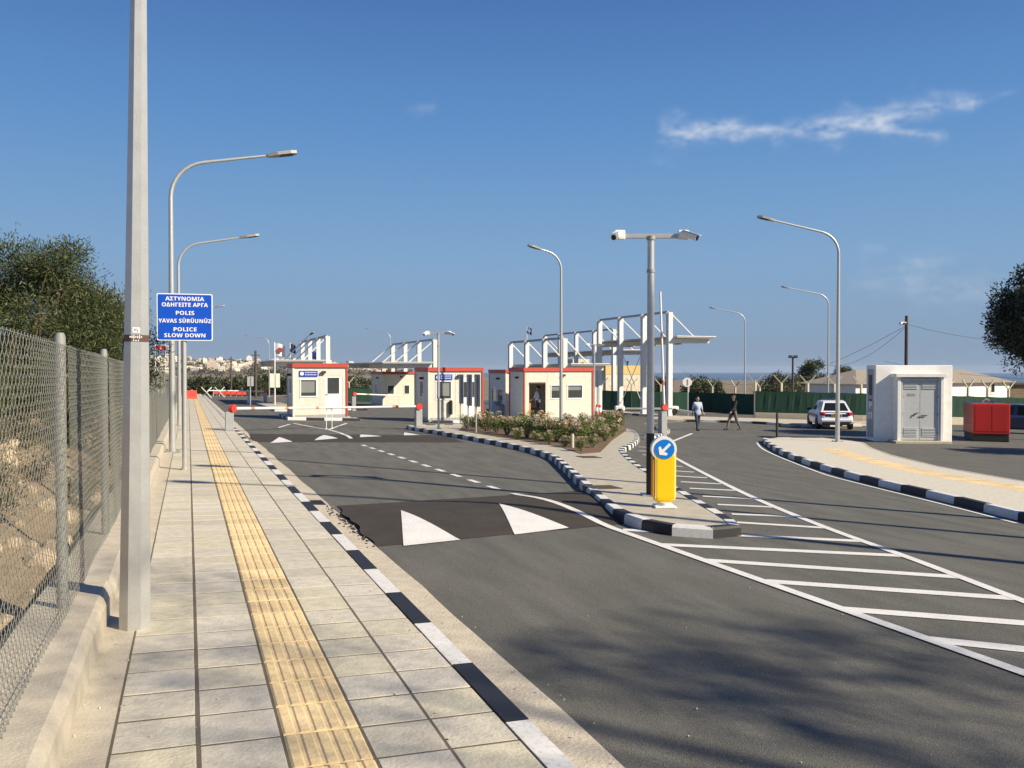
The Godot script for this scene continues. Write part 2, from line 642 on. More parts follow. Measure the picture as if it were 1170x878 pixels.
# row of kerb stones along a line; inner = +1 when the raised side lies to the left of the line's direction
func kerb(root: Node3D, pts: Array, step: float, inner: float, w := 0.15, top := 0.13, first := 0, bare := false) -> void:
	var p := resample(pts, step)
	var nrm := []
	for i in p.size():
		var d: Vector2 = (p[mini(i + 1, p.size() - 1)] - p[maxi(i - 1, 0)]).normalized()
		nrm.append(Vector2(-d.y, d.x) * inner)
	for i in p.size() - 1:
		var mb := MB.new()
		var d: Vector2 = (p[i + 1] - p[i]).normalized() * 0.004
		var up := top + 0.004 + rng.randf_range(-0.003, 0.003)
		var prof := [[0.0, -0.06], [0.008, up - 0.03], [0.03, up], [w, up], [w, -0.06]]
		var ring := []
		for e in 2:
			var c: Vector2 = p[i + e] + (d if e == 0 else -d)
			var r := []
			for q in prof:
				var g: Vector2 = c + nrm[i + e] * q[0]
				r.append(ground(g.x, g.y, q[1]))
			ring.append(r)
		var mid := Vector3.ZERO
		for q in ring[0] + ring[1]:
			mid += q / 10.0
		for k in prof.size():
			var k2 := (k + 1) % prof.size()
			var c4: Vector3 = (ring[0][k] + ring[0][k2] + ring[1][k] + ring[1][k2]) / 4.0
			mb.quad(ring[0][k], ring[0][k2], ring[1][k2], ring[1][k], c4 - mid)
		for e in 2:
			for k in range(1, 4):
				mb.tri(ring[e][0], ring[e][k], ring[e][k + 1], ring[e][0] - ring[1 - e][0])
		part(root, "kerb_stone", mb, mats.concrete if bare else (mats.kerb_white if (i + first) % 2 == 0 else mats.kerb_black))


func land_height(x: float, z: float) -> float:
	var r := Vector2(x, z).length()
	var near := gh(clampf(x, -6.0, 60.0), clampf(-z, -40.0, 110.0)) - 0.35
	var y := -2.0 - 0.0119 * r
	# the low ridge that carries the town
	var s := -z
	var ridge := exp(-pow((s - 2300.0) / 620.0, 2.0)) * (1.0 / (1.0 + exp((x - 560.0) / 110.0))) * smoothstep(-2600.0, -900.0, x + 500.0)
	y += ridge * (51.0 + 9.0 * noise.get_noise_2d(x * 0.06, z * 0.06))
	y += smoothstep(120.0, 600.0, r) * 1.5 * noise.get_noise_2d(x * 0.05, z * 0.05)
	return lerpf(near, y, smoothstep(75.0, 170.0, r))


func build_land() -> void:
	var mb := MB.new()
	var radii := [0.0, 20.0, 40.0, 60.0, 75.0, 85.0, 95.0, 110.0, 125.0, 140.0, 160.0, 180.0, 210.0, 250.0, 300.0, 360.0, 440.0, 540.0, 660.0, 800.0, 980.0, 1200.0, 1400.0, 1600.0, 1750.0, 1900.0, 2050.0, 2200.0, 2350.0, 2500.0, 2700.0, 2950.0, 3250.0, 3400.0]
	var n := 180
	var g := []
	for i in radii.size():
		var row := []
		for k in n:
			var a := TAU * k / n
			var x: float = radii[i] * sin(a)
			var z: float = -radii[i] * cos(a)
			var y := land_height(x, z)
			if i == radii.size() - 1:
				y = -60.0
			row.append(Vector3(x, y, z))
		g.append(row)
	for i in radii.size() - 1:
		for k in n:
			var k2 := (k + 1) % n
			mb.quad(g[i][k], g[i][k2], g[i + 1][k2], g[i + 1][k], Vector3.UP)
	structure("ground", mb, mats.land, "dry brown open land sloping down to the sea")
	var sea := MB.new()
	for k in 96:
		var a := TAU * k / 96
		var b := TAU * (k + 1) / 96
		for q in [[2500.0, 5000.0], [5000.0, 9800.0]]:
			sea.quad(Vector3(sin(a) * q[0], -40.0, -cos(a) * q[0]), Vector3(sin(b) * q[0], -40.0, -cos(b) * q[0]), Vector3(sin(b) * q[1], -40.0, -cos(b) * q[1]), Vector3(sin(a) * q[1], -40.0, -cos(a) * q[1]), Vector3.UP)
	structure("sea", sea, mats.sea, "dark blue sea along the horizon")


func build_road() -> void:
	var mb := MB.new()
	var ts := []
	var t := 1.5
	while t < 62.0:
		ts.append(t)
		t += 1.0 if t < 12.0 else 2.0
	for i in ts.size() - 1:
		for k in range(-15, 44):
			var s := k * 2.5
			# the asphalt ends at the green fence
			if ts[i] > 40.0 and s > 58.0:
				continue
			mb.quad(ground(ts[i], s), ground(ts[i + 1], s), ground(ts[i + 1], s + 2.5), ground(ts[i], s + 2.5), Vector3.UP)
	var road := structure("road", mb, mats.asphalt, "grey asphalt road and yard around the checkpoint lanes")
	# edge lines, hatching and the dashed centre line
	strip(road, "edge_line", [Vector2(4.99, 3.0), Vector2(5.01, 6.5), Vector2(5.03, 9.5), Vector2(5.02, 13.0)], 0.12, mats.paint, 0.010)
	strip(road, "edge_line", [Vector2(4.93, -4.0), Vector2(4.99, 2.99)], 0.12, mats.paint)
	var right := smooth_line([Vector2(5.9, 1.5), Vector2(6.35, 3.6), Vector2(6.83, 5.23), Vector2(7.35, 6.86), Vector2(8.14, 9.49), Vector2(9.45, 12.97), Vector2(12.32, 19.62), Vector2(14.2, 23.6), Vector2(16.0, 27.0)])
	strip(road, "edge_line", right, 0.12, mats.paint)
	strip(road, "edge_line", [spot(768, 505), spot(791, 495.6)], 0.13, mats.paint)
	strip(road, "edge_line", [spot(731, 485), spot(784, 481.7)], 0.15, mats.paint)
	strip(road, "edge_line", [spot(401, 503), spot(390, 495.5), spot(376, 491.5), spot(360, 489), spot(335, 484)], 0.12, mats.paint)
	strip(road, "edge_line", [spot(376, 491), spot(396, 484)], 0.12, mats.paint)
	strip(road, "edge_line", [spot(331, 485), spot(318, 489)], 0.10, mats.paint)
	strip(road, "edge_line", smooth_line([Vector2(11.2, 8.7), Vector2(11.92, 10.7), Vector2(12.9, 13.6), Vector2(13.85, 15.9), Vector2(17.3, 22.2), Vector2(20.0, 26.2)]), 0.07, mats.paint)
	for k in 11:
		var s := 13.55 + k * 1.02
		strip(road, "dash", [Vector2(5.0 - 0.027 * (s - 13.0), s), Vector2(5.0 - 0.027 * (s - 12.5), s + 0.52)], 0.12, mats.paint)
	var bars := [[712, 606, 985, 619], [756, 623, 1037, 636], [808, 641, 1094, 660], [877, 665, 1166, 685], [965, 697, 1178, 713.5], [1065, 732, 1195, 745.5], [842, 597.5, 947, 604], [836, 588, 913, 591], [820, 577, 883, 580], [803, 567.5, 863, 570.5], [788, 558.5, 842, 561], [778, 551, 824, 553.5], [766, 544, 808, 546.5], [757, 537.5, 793, 540], [748, 531.5, 780, 533.5], [740, 525.5, 770, 527.5], [734, 520, 762, 522], [730, 515.5, 754, 517], [729, 511, 748, 512]]
	for b in bars:
		var a := spot(b[0], b[1])
		var c := spot(b[2], b[3])
		strip(road, "hatch_bar", [a, c], 0.17 if b[1] > 600 else 0.15, mats.paint, 0.006)
	for k in 4:
		strip(road, "hatch_bar", [Vector2(5.0, 3.6 - k * 0.95), Vector2(5.9 - 0.3 * k, 3.0 - k * 0.95)], 0.17, mats.paint, 0.006)
	# speed humps
	var names := ["dark asphalt speed hump with two large white triangles beside the hatched island nose", "dark asphalt speed hump with small white triangles just before the lowered barrier booms"]
	var tris := [[[[458, 587], [526, 617], [461, 624]], [[570, 579], [650, 603.5], [588, 611]]], [[[319, 500], [334, 505], [308, 506.5]], [[370, 497.5], [386, 502.6], [359, 504]], [[412, 495.6], [436, 500.6], [411, 501.6]], [[462, 493], [481, 497.6], [461, 499]]]]
	for q in humps.size():
		var hp: Array = humps[q]
		var root := thing("speed_hump", names[q], "speed hump", Vector3.ZERO)
		var m := MB.new()
		var nt := 30
		var ns := 14
		for i in nt:
			for k in ns:
				var c := []
				for e in [[0, 0], [1, 0], [1, 1], [0, 1]]:
					var tt := lerpf(hp[0], hp[1], float(i + e[0]) / nt)
					var v := float(k + e[1]) / ns
					var ss := lerpf(hp[2] + hp[4] * (tt - hp[0]), hp[3] + hp[5] * (tt - hp[0]), v)
					if i + e[0] == 0:
						tt += 0.12 * noise.get_noise_2d(ss * 90.0, 3.0) + 0.1 * v
					if k + e[1] == 0 or k + e[1] == ns:
						ss += 0.03 * noise.get_noise_2d(tt * 80.0, 9.0)
					c.append(ground(tt, ss, 0.004 + hump_height(lerpf(hp[0] + 0.01, hp[1] - 0.02, float(i + e[0]) / nt), clampf(ss, -100, 200))))
				m.quad(c[0], c[1], c[2], c[3], Vector3.UP)
		part(root, "mound", m, mats.asphalt_new)
		# crumbs along the broken edge
		var crumbs := MB.new()
		for k in 90:
			var ss := lerpf(hp[2] - 0.1, hp[3], rng.randf())
			var at := ground(hp[0] - 0.02 - 0.13 * rng.randf() * rng.randf(), ss, 0.008)
			crumbs.box(at, Vector3.ONE * rng.randf_range(0.008, 0.028), Basis(Vector3(rng.randf(), 1, rng.randf()).normalized(), rng.randf() * 6.0))
		part(root, "loose_crumbs", crumbs, mats.asphalt_new).set_meta("kind", "stuff")
		for tr in tris[q]:
			var a := spot(tr[0][0], tr[0][1], 0.05)
			var b := spot(tr[1][0], tr[1][1], 0.01)
			var c := spot(tr[2][0], tr[2][1], 0.01)
			var pm := MB.new()
			var n := 14
			for i in n:
				for k in n - i:
					var g := func(ii, kk): 
						var p: Vector2 = a + (b - a) * (float(ii) / n) + (c - a) * (float(kk) / n)
						return surface(p.x, p.y, 0.011)
					pm.tri(g.call(i, k), g.call(i + 1, k), g.call(i, k + 1), Vector3.UP)
					if k < n - i - 1:
						pm.tri(g.call(i + 1, k), g.call(i + 1, k + 1), g.call(i, k + 1), Vector3.UP)
			part(root, "painted_triangle", pm, mats.paint)


func tilt_basis() -> Basis:
	# basis of the sloping ground: x across, y off the ground, z against the road direction
	var x := Vector3(1, -SLOPE_T, 0).normalized()
	var z := Vector3(0, SLOPE_S, 1).normalized()
	return Basis(x, z.cross(x).normalized(), z)


func build_sidewalk() -> void:
	var far := 110.0
	var bed := structure("sidewalk", slab(rect(-0.52, -6.0, 1.44, far), 0.1270, 0.2), mats.joint, "footway of grey square pavers beside the chain-link fence")
	var w := 0.352
	var paver := []
	for k in 3:
		var mb := MB.new()
		mb.cbox(Vector3(0, -0.02, 0), Vector3(w - 0.012, 0.04, w - 0.018), 0.003)
		# keep only what can show
		paver.append(mb.mesh())
	var tile := MB.new()
	tile.cbox(Vector3(0, -0.022, 0), Vector3(w - 0.009, 0.044, w - 0.009), 0.002)
	for k in 5:
		var x := (k - 2) * (w / 5.0)
		var rib := rect(-0.027, 0.0, 0.027, 0.0)
		var a := w / 2.0 - 0.012
		for sgn in [1.0]:
			tile.quad(Vector3(x - 0.020, 0.006, -a), Vector3(x + 0.020, 0.006, -a), Vector3(x + 0.020, 0.006, a), Vector3(x - 0.020, 0.006, a), Vector3.UP)
			tile.quad(Vector3(x - 0.028, 0.0, -a), Vector3(x - 0.020, 0.006, -a), Vector3(x - 0.020, 0.006, a), Vector3(x - 0.028, 0.0, a), Vector3(-1, 1, 0))
			tile.quad(Vector3(x + 0.028, 0.0, -a), Vector3(x + 0.020, 0.006, -a), Vector3(x + 0.020, 0.006, a), Vector3(x + 0.028, 0.0, a), Vector3(1, 1, 0))
			tile.quad(Vector3(x - 0.028, 0.0, a), Vector3(x + 0.028, 0.0, a), Vector3(x + 0.020, 0.006, a), Vector3(x - 0.020, 0.006, a), Vector3(0, 1, 1))
	var tile_mesh := tile.mesh()
	var tb := tilt_basis()
	var cols := [-0.325 + w / 2, 0.033 + w / 2, 0.387 + w / 2, 0.908, 1.242]
	var narrow := Vector3(0.334 / w, 1, 1)
	var rest := MB.new()
	var rest_y := MB.new()
	for r in range(-14, 305):
		var s := 2.14 + (r + 0.5) * w
		if s > far - 0.3:
			break
		for c in 5:
			var off := 0.0 if c != 0 else 0.02
			var at := ground(cols[c], s + off, 0.13 + rng.randf_range(-0.0015, 0.0015))
			var yellow := c == 2
			if r >= 2 and r < 76:
				var o := MeshInstance3D.new()
				o.name = "tactile_tile" if yellow else "paver"
				o.mesh = tile_mesh if yellow else paver[rng.randi() % 3]
				o.set_surface_override_material(0, mats["tactile%d" % (rng.randi() % 4)] if yellow else mats["paver%d" % (rng.randi() % 6)])
				bed.add_child(o, true)
				o.transform = Transform3D(tb * Basis(Vector3(rng.randf_range(-1, 1), 0, rng.randf_range(-1, 1)).normalized(), rng.randf_range(0.0, 0.007)), at)
				if c > 2:
					o.transform = o.transform.scaled_local(narrow)
			else:
				var b := rest_y if yellow else rest
				var hw := w / 2.0 - 0.006
				var hx := hw if c <= 2 else 0.161
				b.quad(at + tb * Vector3(-hx, 0.004, -hw), at + tb * Vector3(hx, 0.004, -hw), at + tb * Vector3(hx, 0.004, hw), at + tb * Vector3(-hx, 0.004, hw), Vector3.UP)
				if yellow:
					for k in 5:
						var x := (k - 2) * (w / 5.0)
						b.quad(at + tb * Vector3(x - 0.02, 0.009, -hw), at + tb * Vector3(x + 0.02, 0.009, -hw), at + tb * Vector3(x + 0.02, 0.009, hw), at + tb * Vector3(x - 0.02, 0.009, hw), Vector3.UP)
	part(bed, "distant_pavers", rest, mats.paver0).set_meta("kind", "stuff")
	part(bed, "distant_tactile_tiles", rest_y, mats.tactile0).set_meta("kind", "stuff")
	# cast concrete strip along the fence footing, gutter along the kerb
	part(bed, "concrete_strip", slab(rect(-0.52, -6.0, -0.33, far), 0.131, 0.1), mats.concrete)
	var gut := MB.new()
	var n := 240
	for k in n:
		var s0 := -6.0 + (far + 6.0) * k / n
		var s1 := -6.0 + (far + 6.0) * (k + 1) / n
		var e0 := 1.87 + 0.05 * noise.get_noise_2d(s0 * 40.0, 1.0)
		var e1 := 1.87 + 0.05 * noise.get_noise_2d(s1 * 40.0, 1.0)
		gut.quad(ground(1.56, s0, 0.016), ground(e0, s0, 0.006), ground(e1, s1, 0.006), ground(1.56, s1, 0.016), Vector3.UP)
	structure("gutter", gut, mats.gutter, "pale concrete gutter strip along the striped kerb")
	var k := structure_root("kerb", "black and white kerb between the grey footway and the road")
	var pts := [Vector2(1.56, -1.5), Vector2(1.56, 92.0)]
	kerb(k, pts, 0.87, 1.0, 0.15, 0.132, 1)
	# drain grate by the hump
	var dr := MB.new()
	for i in 7:
		var a := ground(1.62 + 0.03 * i, 12.35, 0.02)
		dr.box(a + Vector3(0, 0, 0), Vector3(0.014, 0.012, 0.42), tb)
	dr.box(ground(1.71, 12.35, 0.009), Vector3(0.24, 0.008, 0.46), tb)
	single("drain_grate", dr, mats.dark, "small dark drain grate in the concrete gutter beside the near hump", "drain")


func build_islands() -> void:
	# main island between the entry lanes
	var left := [Vector2(5.9, 8.55), Vector2(5.42, 8.95), Vector2(5.35, 9.7), Vector2(5.62, 10.9), Vector2(6.62, 13.85), Vector2(7.66, 16.9), Vector2(8.47, 19.5), Vector2(8.8, 22.4), Vector2(8.75, 26.2), Vector2(8.5, 30.0), Vector2(8.3, 33.2), Vector2(8.7, 34.4), Vector2(9.8, 34.9), Vector2(13.5, 36.5)]
	var right := [Vector2(5.9, 8.55), Vector2(6.35, 8.62), Vector2(6.62, 9.1), Vector2(7.19, 10.6), Vector2(7.92, 12.5), Vector2(9.41, 16.4), Vector2(11.1, 20.2), Vector2(12.06, 21.9), Vector2(13.0, 23.2), Vector2(15.36, 26.9), Vector2(18.0, 32.0), Vector2(20.1, 37.9), Vector2(22.5, 42.0), Vector2(22.8, 47.5)]
	left = smooth_line(left)
	right = smooth_line(right)
	var poly := PackedVector2Array()
	for p in left:
		poly.append(p)
	poly.append(Vector2(15.0, 38.0))
	poly.append(Vector2(15.5, 47.5))
	for i in range(right.size() - 1, 0, -1):
		poly.append(right[i])
	var root := structure_root("traffic_island", "pale concrete traffic island with striped kerb and oleander bed")
	var inner := Geometry2D.offset_polygon(poly, -0.10)
	part(root, "paving", slab(inner[0], 0.126, 0.15), mats.island_slab)
	kerb(root, left, 0.5, -1.0, 0.16, 0.13, 0)
	kerb(root, right, 0.5, 1.0, 0.16, 0.13, 1)
	var bed := PackedVector2Array()
	for q in [[524, 492], [560, 498], [600, 504], [640, 511], [664, 519], [686, 517], [700, 503], [716, 492], [712, 484], [660, 482], [600, 480], [530, 486]]:
		bed.append(spot(q[0], q[1], 0.13))
	part(root, "planting_bed", slab(bed, 0.139, 0.1), mats.soil)
	for q in [[673, 522.5, 0.5, 0.5], [688, 557.0, 0.55, 0.45], [668, 503.5, 0.7, 0.6]]:
		var c := MB.new()
		var p := spot(q[0], q[1], 0.13)
		c.cbox(Vector3.ZERO, Vector3(q[2], 0.016, q[3]), 0.004, tilt_basis())
		for k in 5:
			c.box(tilt_basis() * Vector3(0, 0.0095, (k - 2) * q[3] / 6.0), Vector3(q[2] * 0.8, 0.004, 0.02), tilt_basis())
		single("manhole_cover", c, mats.iron, {522.5: "dark metal cover midway along the island beside its lane kerb", 557.0: "dark metal cover in the paving left of the camera mast foot", 503.5: "dark metal cover in the paving at the tip of the oleander bed"}[float(q[1])], "manhole cover", ground(p.x, p.y, 0.13), "covers in the island paving")
	# small nose with the raised barrier
	var nose := smooth_line([spot(744, 503), spot(752, 502), spot(765, 495.5), spot(764, 493), spot(752, 491)])
	var r2 := structure_root("kerb_nose", "short striped kerb nose at the foot of the raised barrier")
	kerb(r2, nose, 0.5, 1.0, 0.3, 0.14)
	# footway on the far right
	var rk := smooth_line([Vector2(8.6, 0.5), Vector2(10.2, 5.0), Vector2(11.46, 8.79), Vector2(12.16, 10.65), Vector2(13.13, 13.53), Vector2(14.08, 15.76), Vector2(15.7, 19.0), Vector2(17.53, 22.07), Vector2(20.4, 26.4), Vector2(21.4, 27.3), Vector2(22.6, 27.6)])
	var back := [Vector2(24.3, 27.6), Vector2(24.0, 25.0), Vector2(21.5, 22.0), Vector2(19.3, 18.9), Vector2(17.4, 15.5), Vector2(16.3, 12.4), Vector2(15.2, 8.0), Vector2(13.6, 3.0), Vector2(12.5, 0.5)]
	var fp := PackedVector2Array()
	for p in rk:
		fp.append(p)
	for p in back:
		fp.append(p)
	var fr := structure_root("sidewalk", "pale footway with yellow tactile strip curving beside the white kiosk")
	part(fr, "paving", slab(Geometry2D.offset_polygon(fp, -0.1)[0], 0.126, 0.15), mats.paver2)
	kerb(fr, rk, 0.9, -1.0, 0.16, 0.13, 0)
	kerb(fr, back, 1.0, -1.0, 0.12, 0.128, 0, true)
	var tp := resample(smooth_line([Vector2(11.3, 2.0), Vector2(13.3, 7.2), Vector2(14.78, 11.34), Vector2(15.5, 14.2), Vector2(17.6, 18.7), Vector2(19.4, 21.6)]), 0.36)
	for i in tp.size() - 1:
		var a: Vector2 = tp[i]
		var b: Vector2 = tp[i + 1]
		var d := (b - a).normalized()
		var o := Vector2(-d.y, d.x)
		for side in 2:
			var mb := MB.new()
			var m := a.lerp(b, 0.5) + o * (0.18 * (side * 2 - 1))
			var z := -Vector3(d.x, -SLOPE_S * d.y - SLOPE_T * d.x, -d.y).normalized()
			var x := Vector3.UP.cross(z).normalized()
			mb.cbox(Vector3.ZERO, Vector3(0.35, 0.02, 0.35), 0.004, Basis(x, z.cross(x), z))
			part(fr, "tactile_tile", mb, mats["tactile%d" % (rng.randi() % 4)]).position = ground(m.x, m.y, 0.122)
	# far kerb in front of the green fence, with its footway
	var fk := smooth_line([spot(742, 481.5), spot(770, 482), spot(800, 482.5), spot(830, 483.3), spot(862, 484.5), spot(885, 486), spot(903, 488.5), Vector2(32.5, 37.2), Vector2(40.0, 38.0)])
	var ff := structure_root("sidewalk", "far footway with striped kerb in front of the green netted fence")
	kerb(ff, fk, 1.0, 1.0, 0.16, 0.14, 1)
	var fpoly := PackedVector2Array()
	for p in fk:
		fpoly.append(p)
	for p in [Vector2(41.0, 41.2), Vector2(35.0, 45.2), Vector2(31.0, 49.0), Vector2(28.0, 47.5)]:
		fpoly.append(p)
	part(ff, "paving", slab(fpoly, 0.13, 0.1), mats.gutter)
	# lane islands under booths and canopies: [left, right, near, far]
	var label := ["striped kerb platform under the single front cabin", "striped kerb platform under the second cabin beside the lane", "long lane island carrying the twin white boards", "long lane island below the far left canopy", "long lane island below the second canopy", "lane island below the cone row and centre canopy", "lane island below the tall truck canopy"]
	var lanes := [[4.35, 7.75, 40.6, 45.5], [11.2, 14.4, 39.6, 43.6], [4.9, 7.2, 53.0, 72.0], [9.2, 11.6, 58.0, 84.0], [17.2, 21.0, 62.0, 85.0], [22.4, 24.6, 48.5, 64.0], [30.0, 31.6, 48.6, 62.4]]
	for i in lanes.size():
		var q: Array = lanes[i]
		var li := structure_root("traffic_island", label[i])
		part(li, "paving", slab(rect(q[0] + 0.1, q[2] + 0.1, q[1] - 0.1, q[3] - 0.1), 0.126, 0.15), mats.island_slab)
		kerb(li, [Vector2(q[0], q[2]), Vector2(q[1], q[2])], 0.8, 1.0, 0.15, 0.13, i)
		kerb(li, [Vector2(q[0], q[3]), Vector2(q[0], q[2] + 0.16)], 1.0, 1.0, 0.15, 0.13, i)
		kerb(li, [Vector2(q[1], q[2] + 0.16), Vector2(q[1], q[3])], 1.0, 1.0, 0.15, 0.13, i)


# ---------------------------------------------------------------- street furniture
func street_lamp(base: Vector3, label: String, tall: float, reach: float, dir: Vector3, r0 := 0.075, rise := 0.2, octagon := false) -> Node3D:
	var o := thing("street_lamp", label, "street lamp", base, 0.0, "street lamps")
	var b := MB.new()
	b.cbox(Vector3(0, 0.012, 0), Vector3(0.32, 0.024, 0.32), 0.004)
	for sx in [-1, 1]:
		for sz in [-1, 1]:
			b.rod(Vector3(sx * 0.12, 0.02, sz * 0.12), Vector3(sx * 0.12, 0.06, sz * 0.12), 0.014, 6)
	if not octagon:
		part(o, "base_plate", b, mats.galv_dull)
	var thin := 0.3 if octagon else 0.62
	var p := []
	var r := []
	var bend := 0.85
	var h1 := tall - bend - rise * reach * 0.6
	for k in 5:
		p.append(Vector3(0, lerpf(0.0, h1, k / 4.0), 0))
		r.append(lerpf(r0, r0 * thin, k / 4.0))
	var a_end := PI / 2 - atan(rise)
	for k in range(1, 9):
		var a := a_end * k / 8.0
		p.append(dir * bend * (1 - cos(a)) + Vector3(0, h1 + bend * sin(a), 0))
		r.append(r0 * lerpf(thin, thin * 0.8, k / 8.0))
	var last: Vector3 = p[-1]
	var along := (dir + Vector3(0, rise, 0)).normalized()
	var rest := reach - bend
	for k in range(1, 4):
		p.append(last + along * rest * k / 3.0)
		r.append(r0 * lerpf(thin * 0.8, thin * 0.6, k / 3.0))
	var m := MB.new()
	if octagon:
		m.tube(p.slice(0, 5), r.slice(0, 5), 8, true, true)
		m.tube(p.slice(4), r.slice(4), 10)
	else:
		m.tube(p, r, 12)
	part(o, "pole", m, mats.galv)
	var tip: Vector3 = p[-1]
	var hd := MB.new()
	var x := Vector3.UP.cross(along).normalized()
	var bs := Basis(x, along.cross(x), along)
	var outline := PackedVector2Array([Vector2(-0.06, -0.1), Vector2(0.06, -0.1), Vector2(0.15, 0.12), Vector2(0.16, 0.42), Vector2(0.1, 0.56), Vector2(-0.1, 0.56), Vector2(-0.16, 0.42), Vector2(-0.15, 0.12)])
	hd.plate(outline, tip + bs * Vector3(0, -0.035, 0), 0.07, Basis(bs.x, bs.z, bs.y))
	part(o, "lamp_head", hd, mats.galv_dull)
	var led := MB.new()
	led.cbox(tip + bs * Vector3(0, -0.042, 0.33), Vector3(0.2, 0.012, 0.3), 0.003, bs)
	part(o, "lens", led, mats.dark)
	var door := MB.new()
	door.cbox(Vector3(0.0, 0.75, -r0 * 0.9), Vector3(r0 * 0.9, 0.34, 0.03), 0.006)
	part(o, "access_door", door, mats.galv_dull)
	return o


func build_lamps() -> void:
	var east := Vector3.RIGHT
	# the thick front mast
	var b0 := spot(154, 717, 0.13)
	var o := street_lamp(ground(b0.x, b0.y, 0.13), "thick eight-sided galvanised mast with small stickers beside the fence footing", 6.9, 2.3, east, 0.100, 0.16, true)
	o.rotation.z = -0.0125
	var st := MB.new()
	var yy := height_at(387, b0.x, b0.y) - o.position.y
	var band_r := 0.100 * lerpf(1.0, 0.3, yy / 5.83) + 0.0015
	var fz := band_r * cos(PI / 8) + 0.001
	st.tube([Vector3(0, yy - 0.022, 0), Vector3(0, yy + 0.022, 0)], [band_r, band_r - 0.0005], 8, false, true)
	var sk := part(o, "sticker_band", st, mats.sticker)
	var lt := MB.new()
	for k in 7:
		var hgt := 0.010 + 0.006 * (k % 3)
		lt.box(Vector3(-0.034 + 0.011 * k, yy + 0.008, fz), Vector3(0.006, hgt, 0.003))
	for k in 3:
		lt.box(Vector3(-0.014 + 0.014 * k, yy - 0.015, fz), Vector3(0.007, 0.009, 0.003))
	part(sk, "print", lt, mats.letter)
	var yn := height_at(378, b0.x, b0.y) - o.position.y
	var nb := MB.new()
	nb.cbox(Vector3(0, yn, fz - 0.003), Vector3(0.045, 0.034, 0.006), 0.002)
	var tagp := part(o, "number_tag", nb, mats.letter)
	var ln := MB.new()
	for k in [[-0.009, 0.0], [0.0, 0.006], [0.008, -0.003]]:
		ln.box(Vector3(k[0], yn + k[1], fz + 0.001), Vector3(0.004, 0.012, 0.002))
	part(tagp, "print", ln, mats.black)
	var a := spot(197, 517, 0.13)
	street_lamp(ground(a.x, a.y, 0.13), "galvanised street lamp right behind the blue police sign, arm over the road", 6.75, 2.35, east)
	street_lamp(ground(-0.30, 31.5, 0.13), "second galvanised street lamp beyond the blue police sign along the fence", 6.7, 2.35, east)
	street_lamp(ground(-0.30, 62.0, 0.13), "farthest galvanised street lamp along the fence past the red hub barrier", 6.7, 2.35, east)
	var left := Vector3(-cos(yaw), 0, -sin(yaw))
	var q := spot(641, 487, 0.13)
	street_lamp(ground(q.x, q.y, 0.13), "galvanised street lamp rising from the oleander bed before the open cabin", 8.2, 1.3, left.rotated(Vector3.UP, 0.35), 0.085, 0.25)
	q = spot(957, 505, 0.13)
	street_lamp(ground(q.x, q.y, 0.13), "tall street lamp on the pale footway between police car and kiosk", 8.3, 2.75, left, 0.085, 0.24)
	q = spot(946, 479)
	street_lamp(ground(q.x, q.y), "street lamp behind the police car before the green fence", height_at(330, q.x, q.y) - gh(q.x, q.y), 3.1, left, 0.08, 0.2)
	q = spot(851, 473.5)
	street_lamp(ground(q.x, q.y), "street lamp against the green fence behind the man in black", height_at(353, q.x, q.y) - gh(q.x, q.y), 2.6, left, 0.075, 0.2)
	# lamps beyond the lanes
	street_lamp(ground(11.5, 92.0), "distant street lamp curving up behind the far left canopy", 7.2, 1.6, Vector3(0.55, 0, 0.85).normalized(), 0.07, 0.5)
	street_lamp(ground(22.8, 100.0), "distant street lamp above the second canopy's slanting rods", 8.6, 2.7, left, 0.07, 0.2)
	street_lamp(ground(9.0, 104.0), "distant street lamp beside the dark timber pole past the white flag", 7.3, 2.4, left, 0.07, 0.1)
	# unseen tall lamps added to the right for the long shadows across the lanes
	street_lamp(ground(12.9, 7.4, 0.13), "tall street lamp of the near right-hand row, the one closest to the kiosk", 12.2, 2.6, left, 0.1, 0.22)
	street_lamp(ground(14.5, 2.9, 0.13), "tall street lamp of the near right-hand row, the middle one", 12.2, 2.6, left, 0.1, 0.22)
	street_lamp(ground(14.1, 0.3, 0.13), "tall street lamp of the near right-hand row, the one farthest from the kiosk", 12.2, 2.6, left, 0.13, 0.22)


func lettering(parent: Node3D, words: String, at: Vector3, size: float, m: Material, wide := 1.0, depth := 0.004, bold := true) -> void:
	var f := SystemFont.new()
	f.font_names = PackedStringArray(["Droid Sans"])
	f.font_weight = 700 if bold else 400
	var tm := TextMesh.new()
	tm.font = f
	tm.text = words
	tm.font_size = 64
	tm.pixel_size = size / 46.0
	tm.depth = depth
	tm.curve_step = 2.0
	var o := MeshInstance3D.new()
	o.name = "lettering"
	o.mesh = tm
	o.set_surface_override_material(0, m)
	parent.add_child(o, true)
	o.position = at
	o.scale = Vector3(wide, 1, 1)


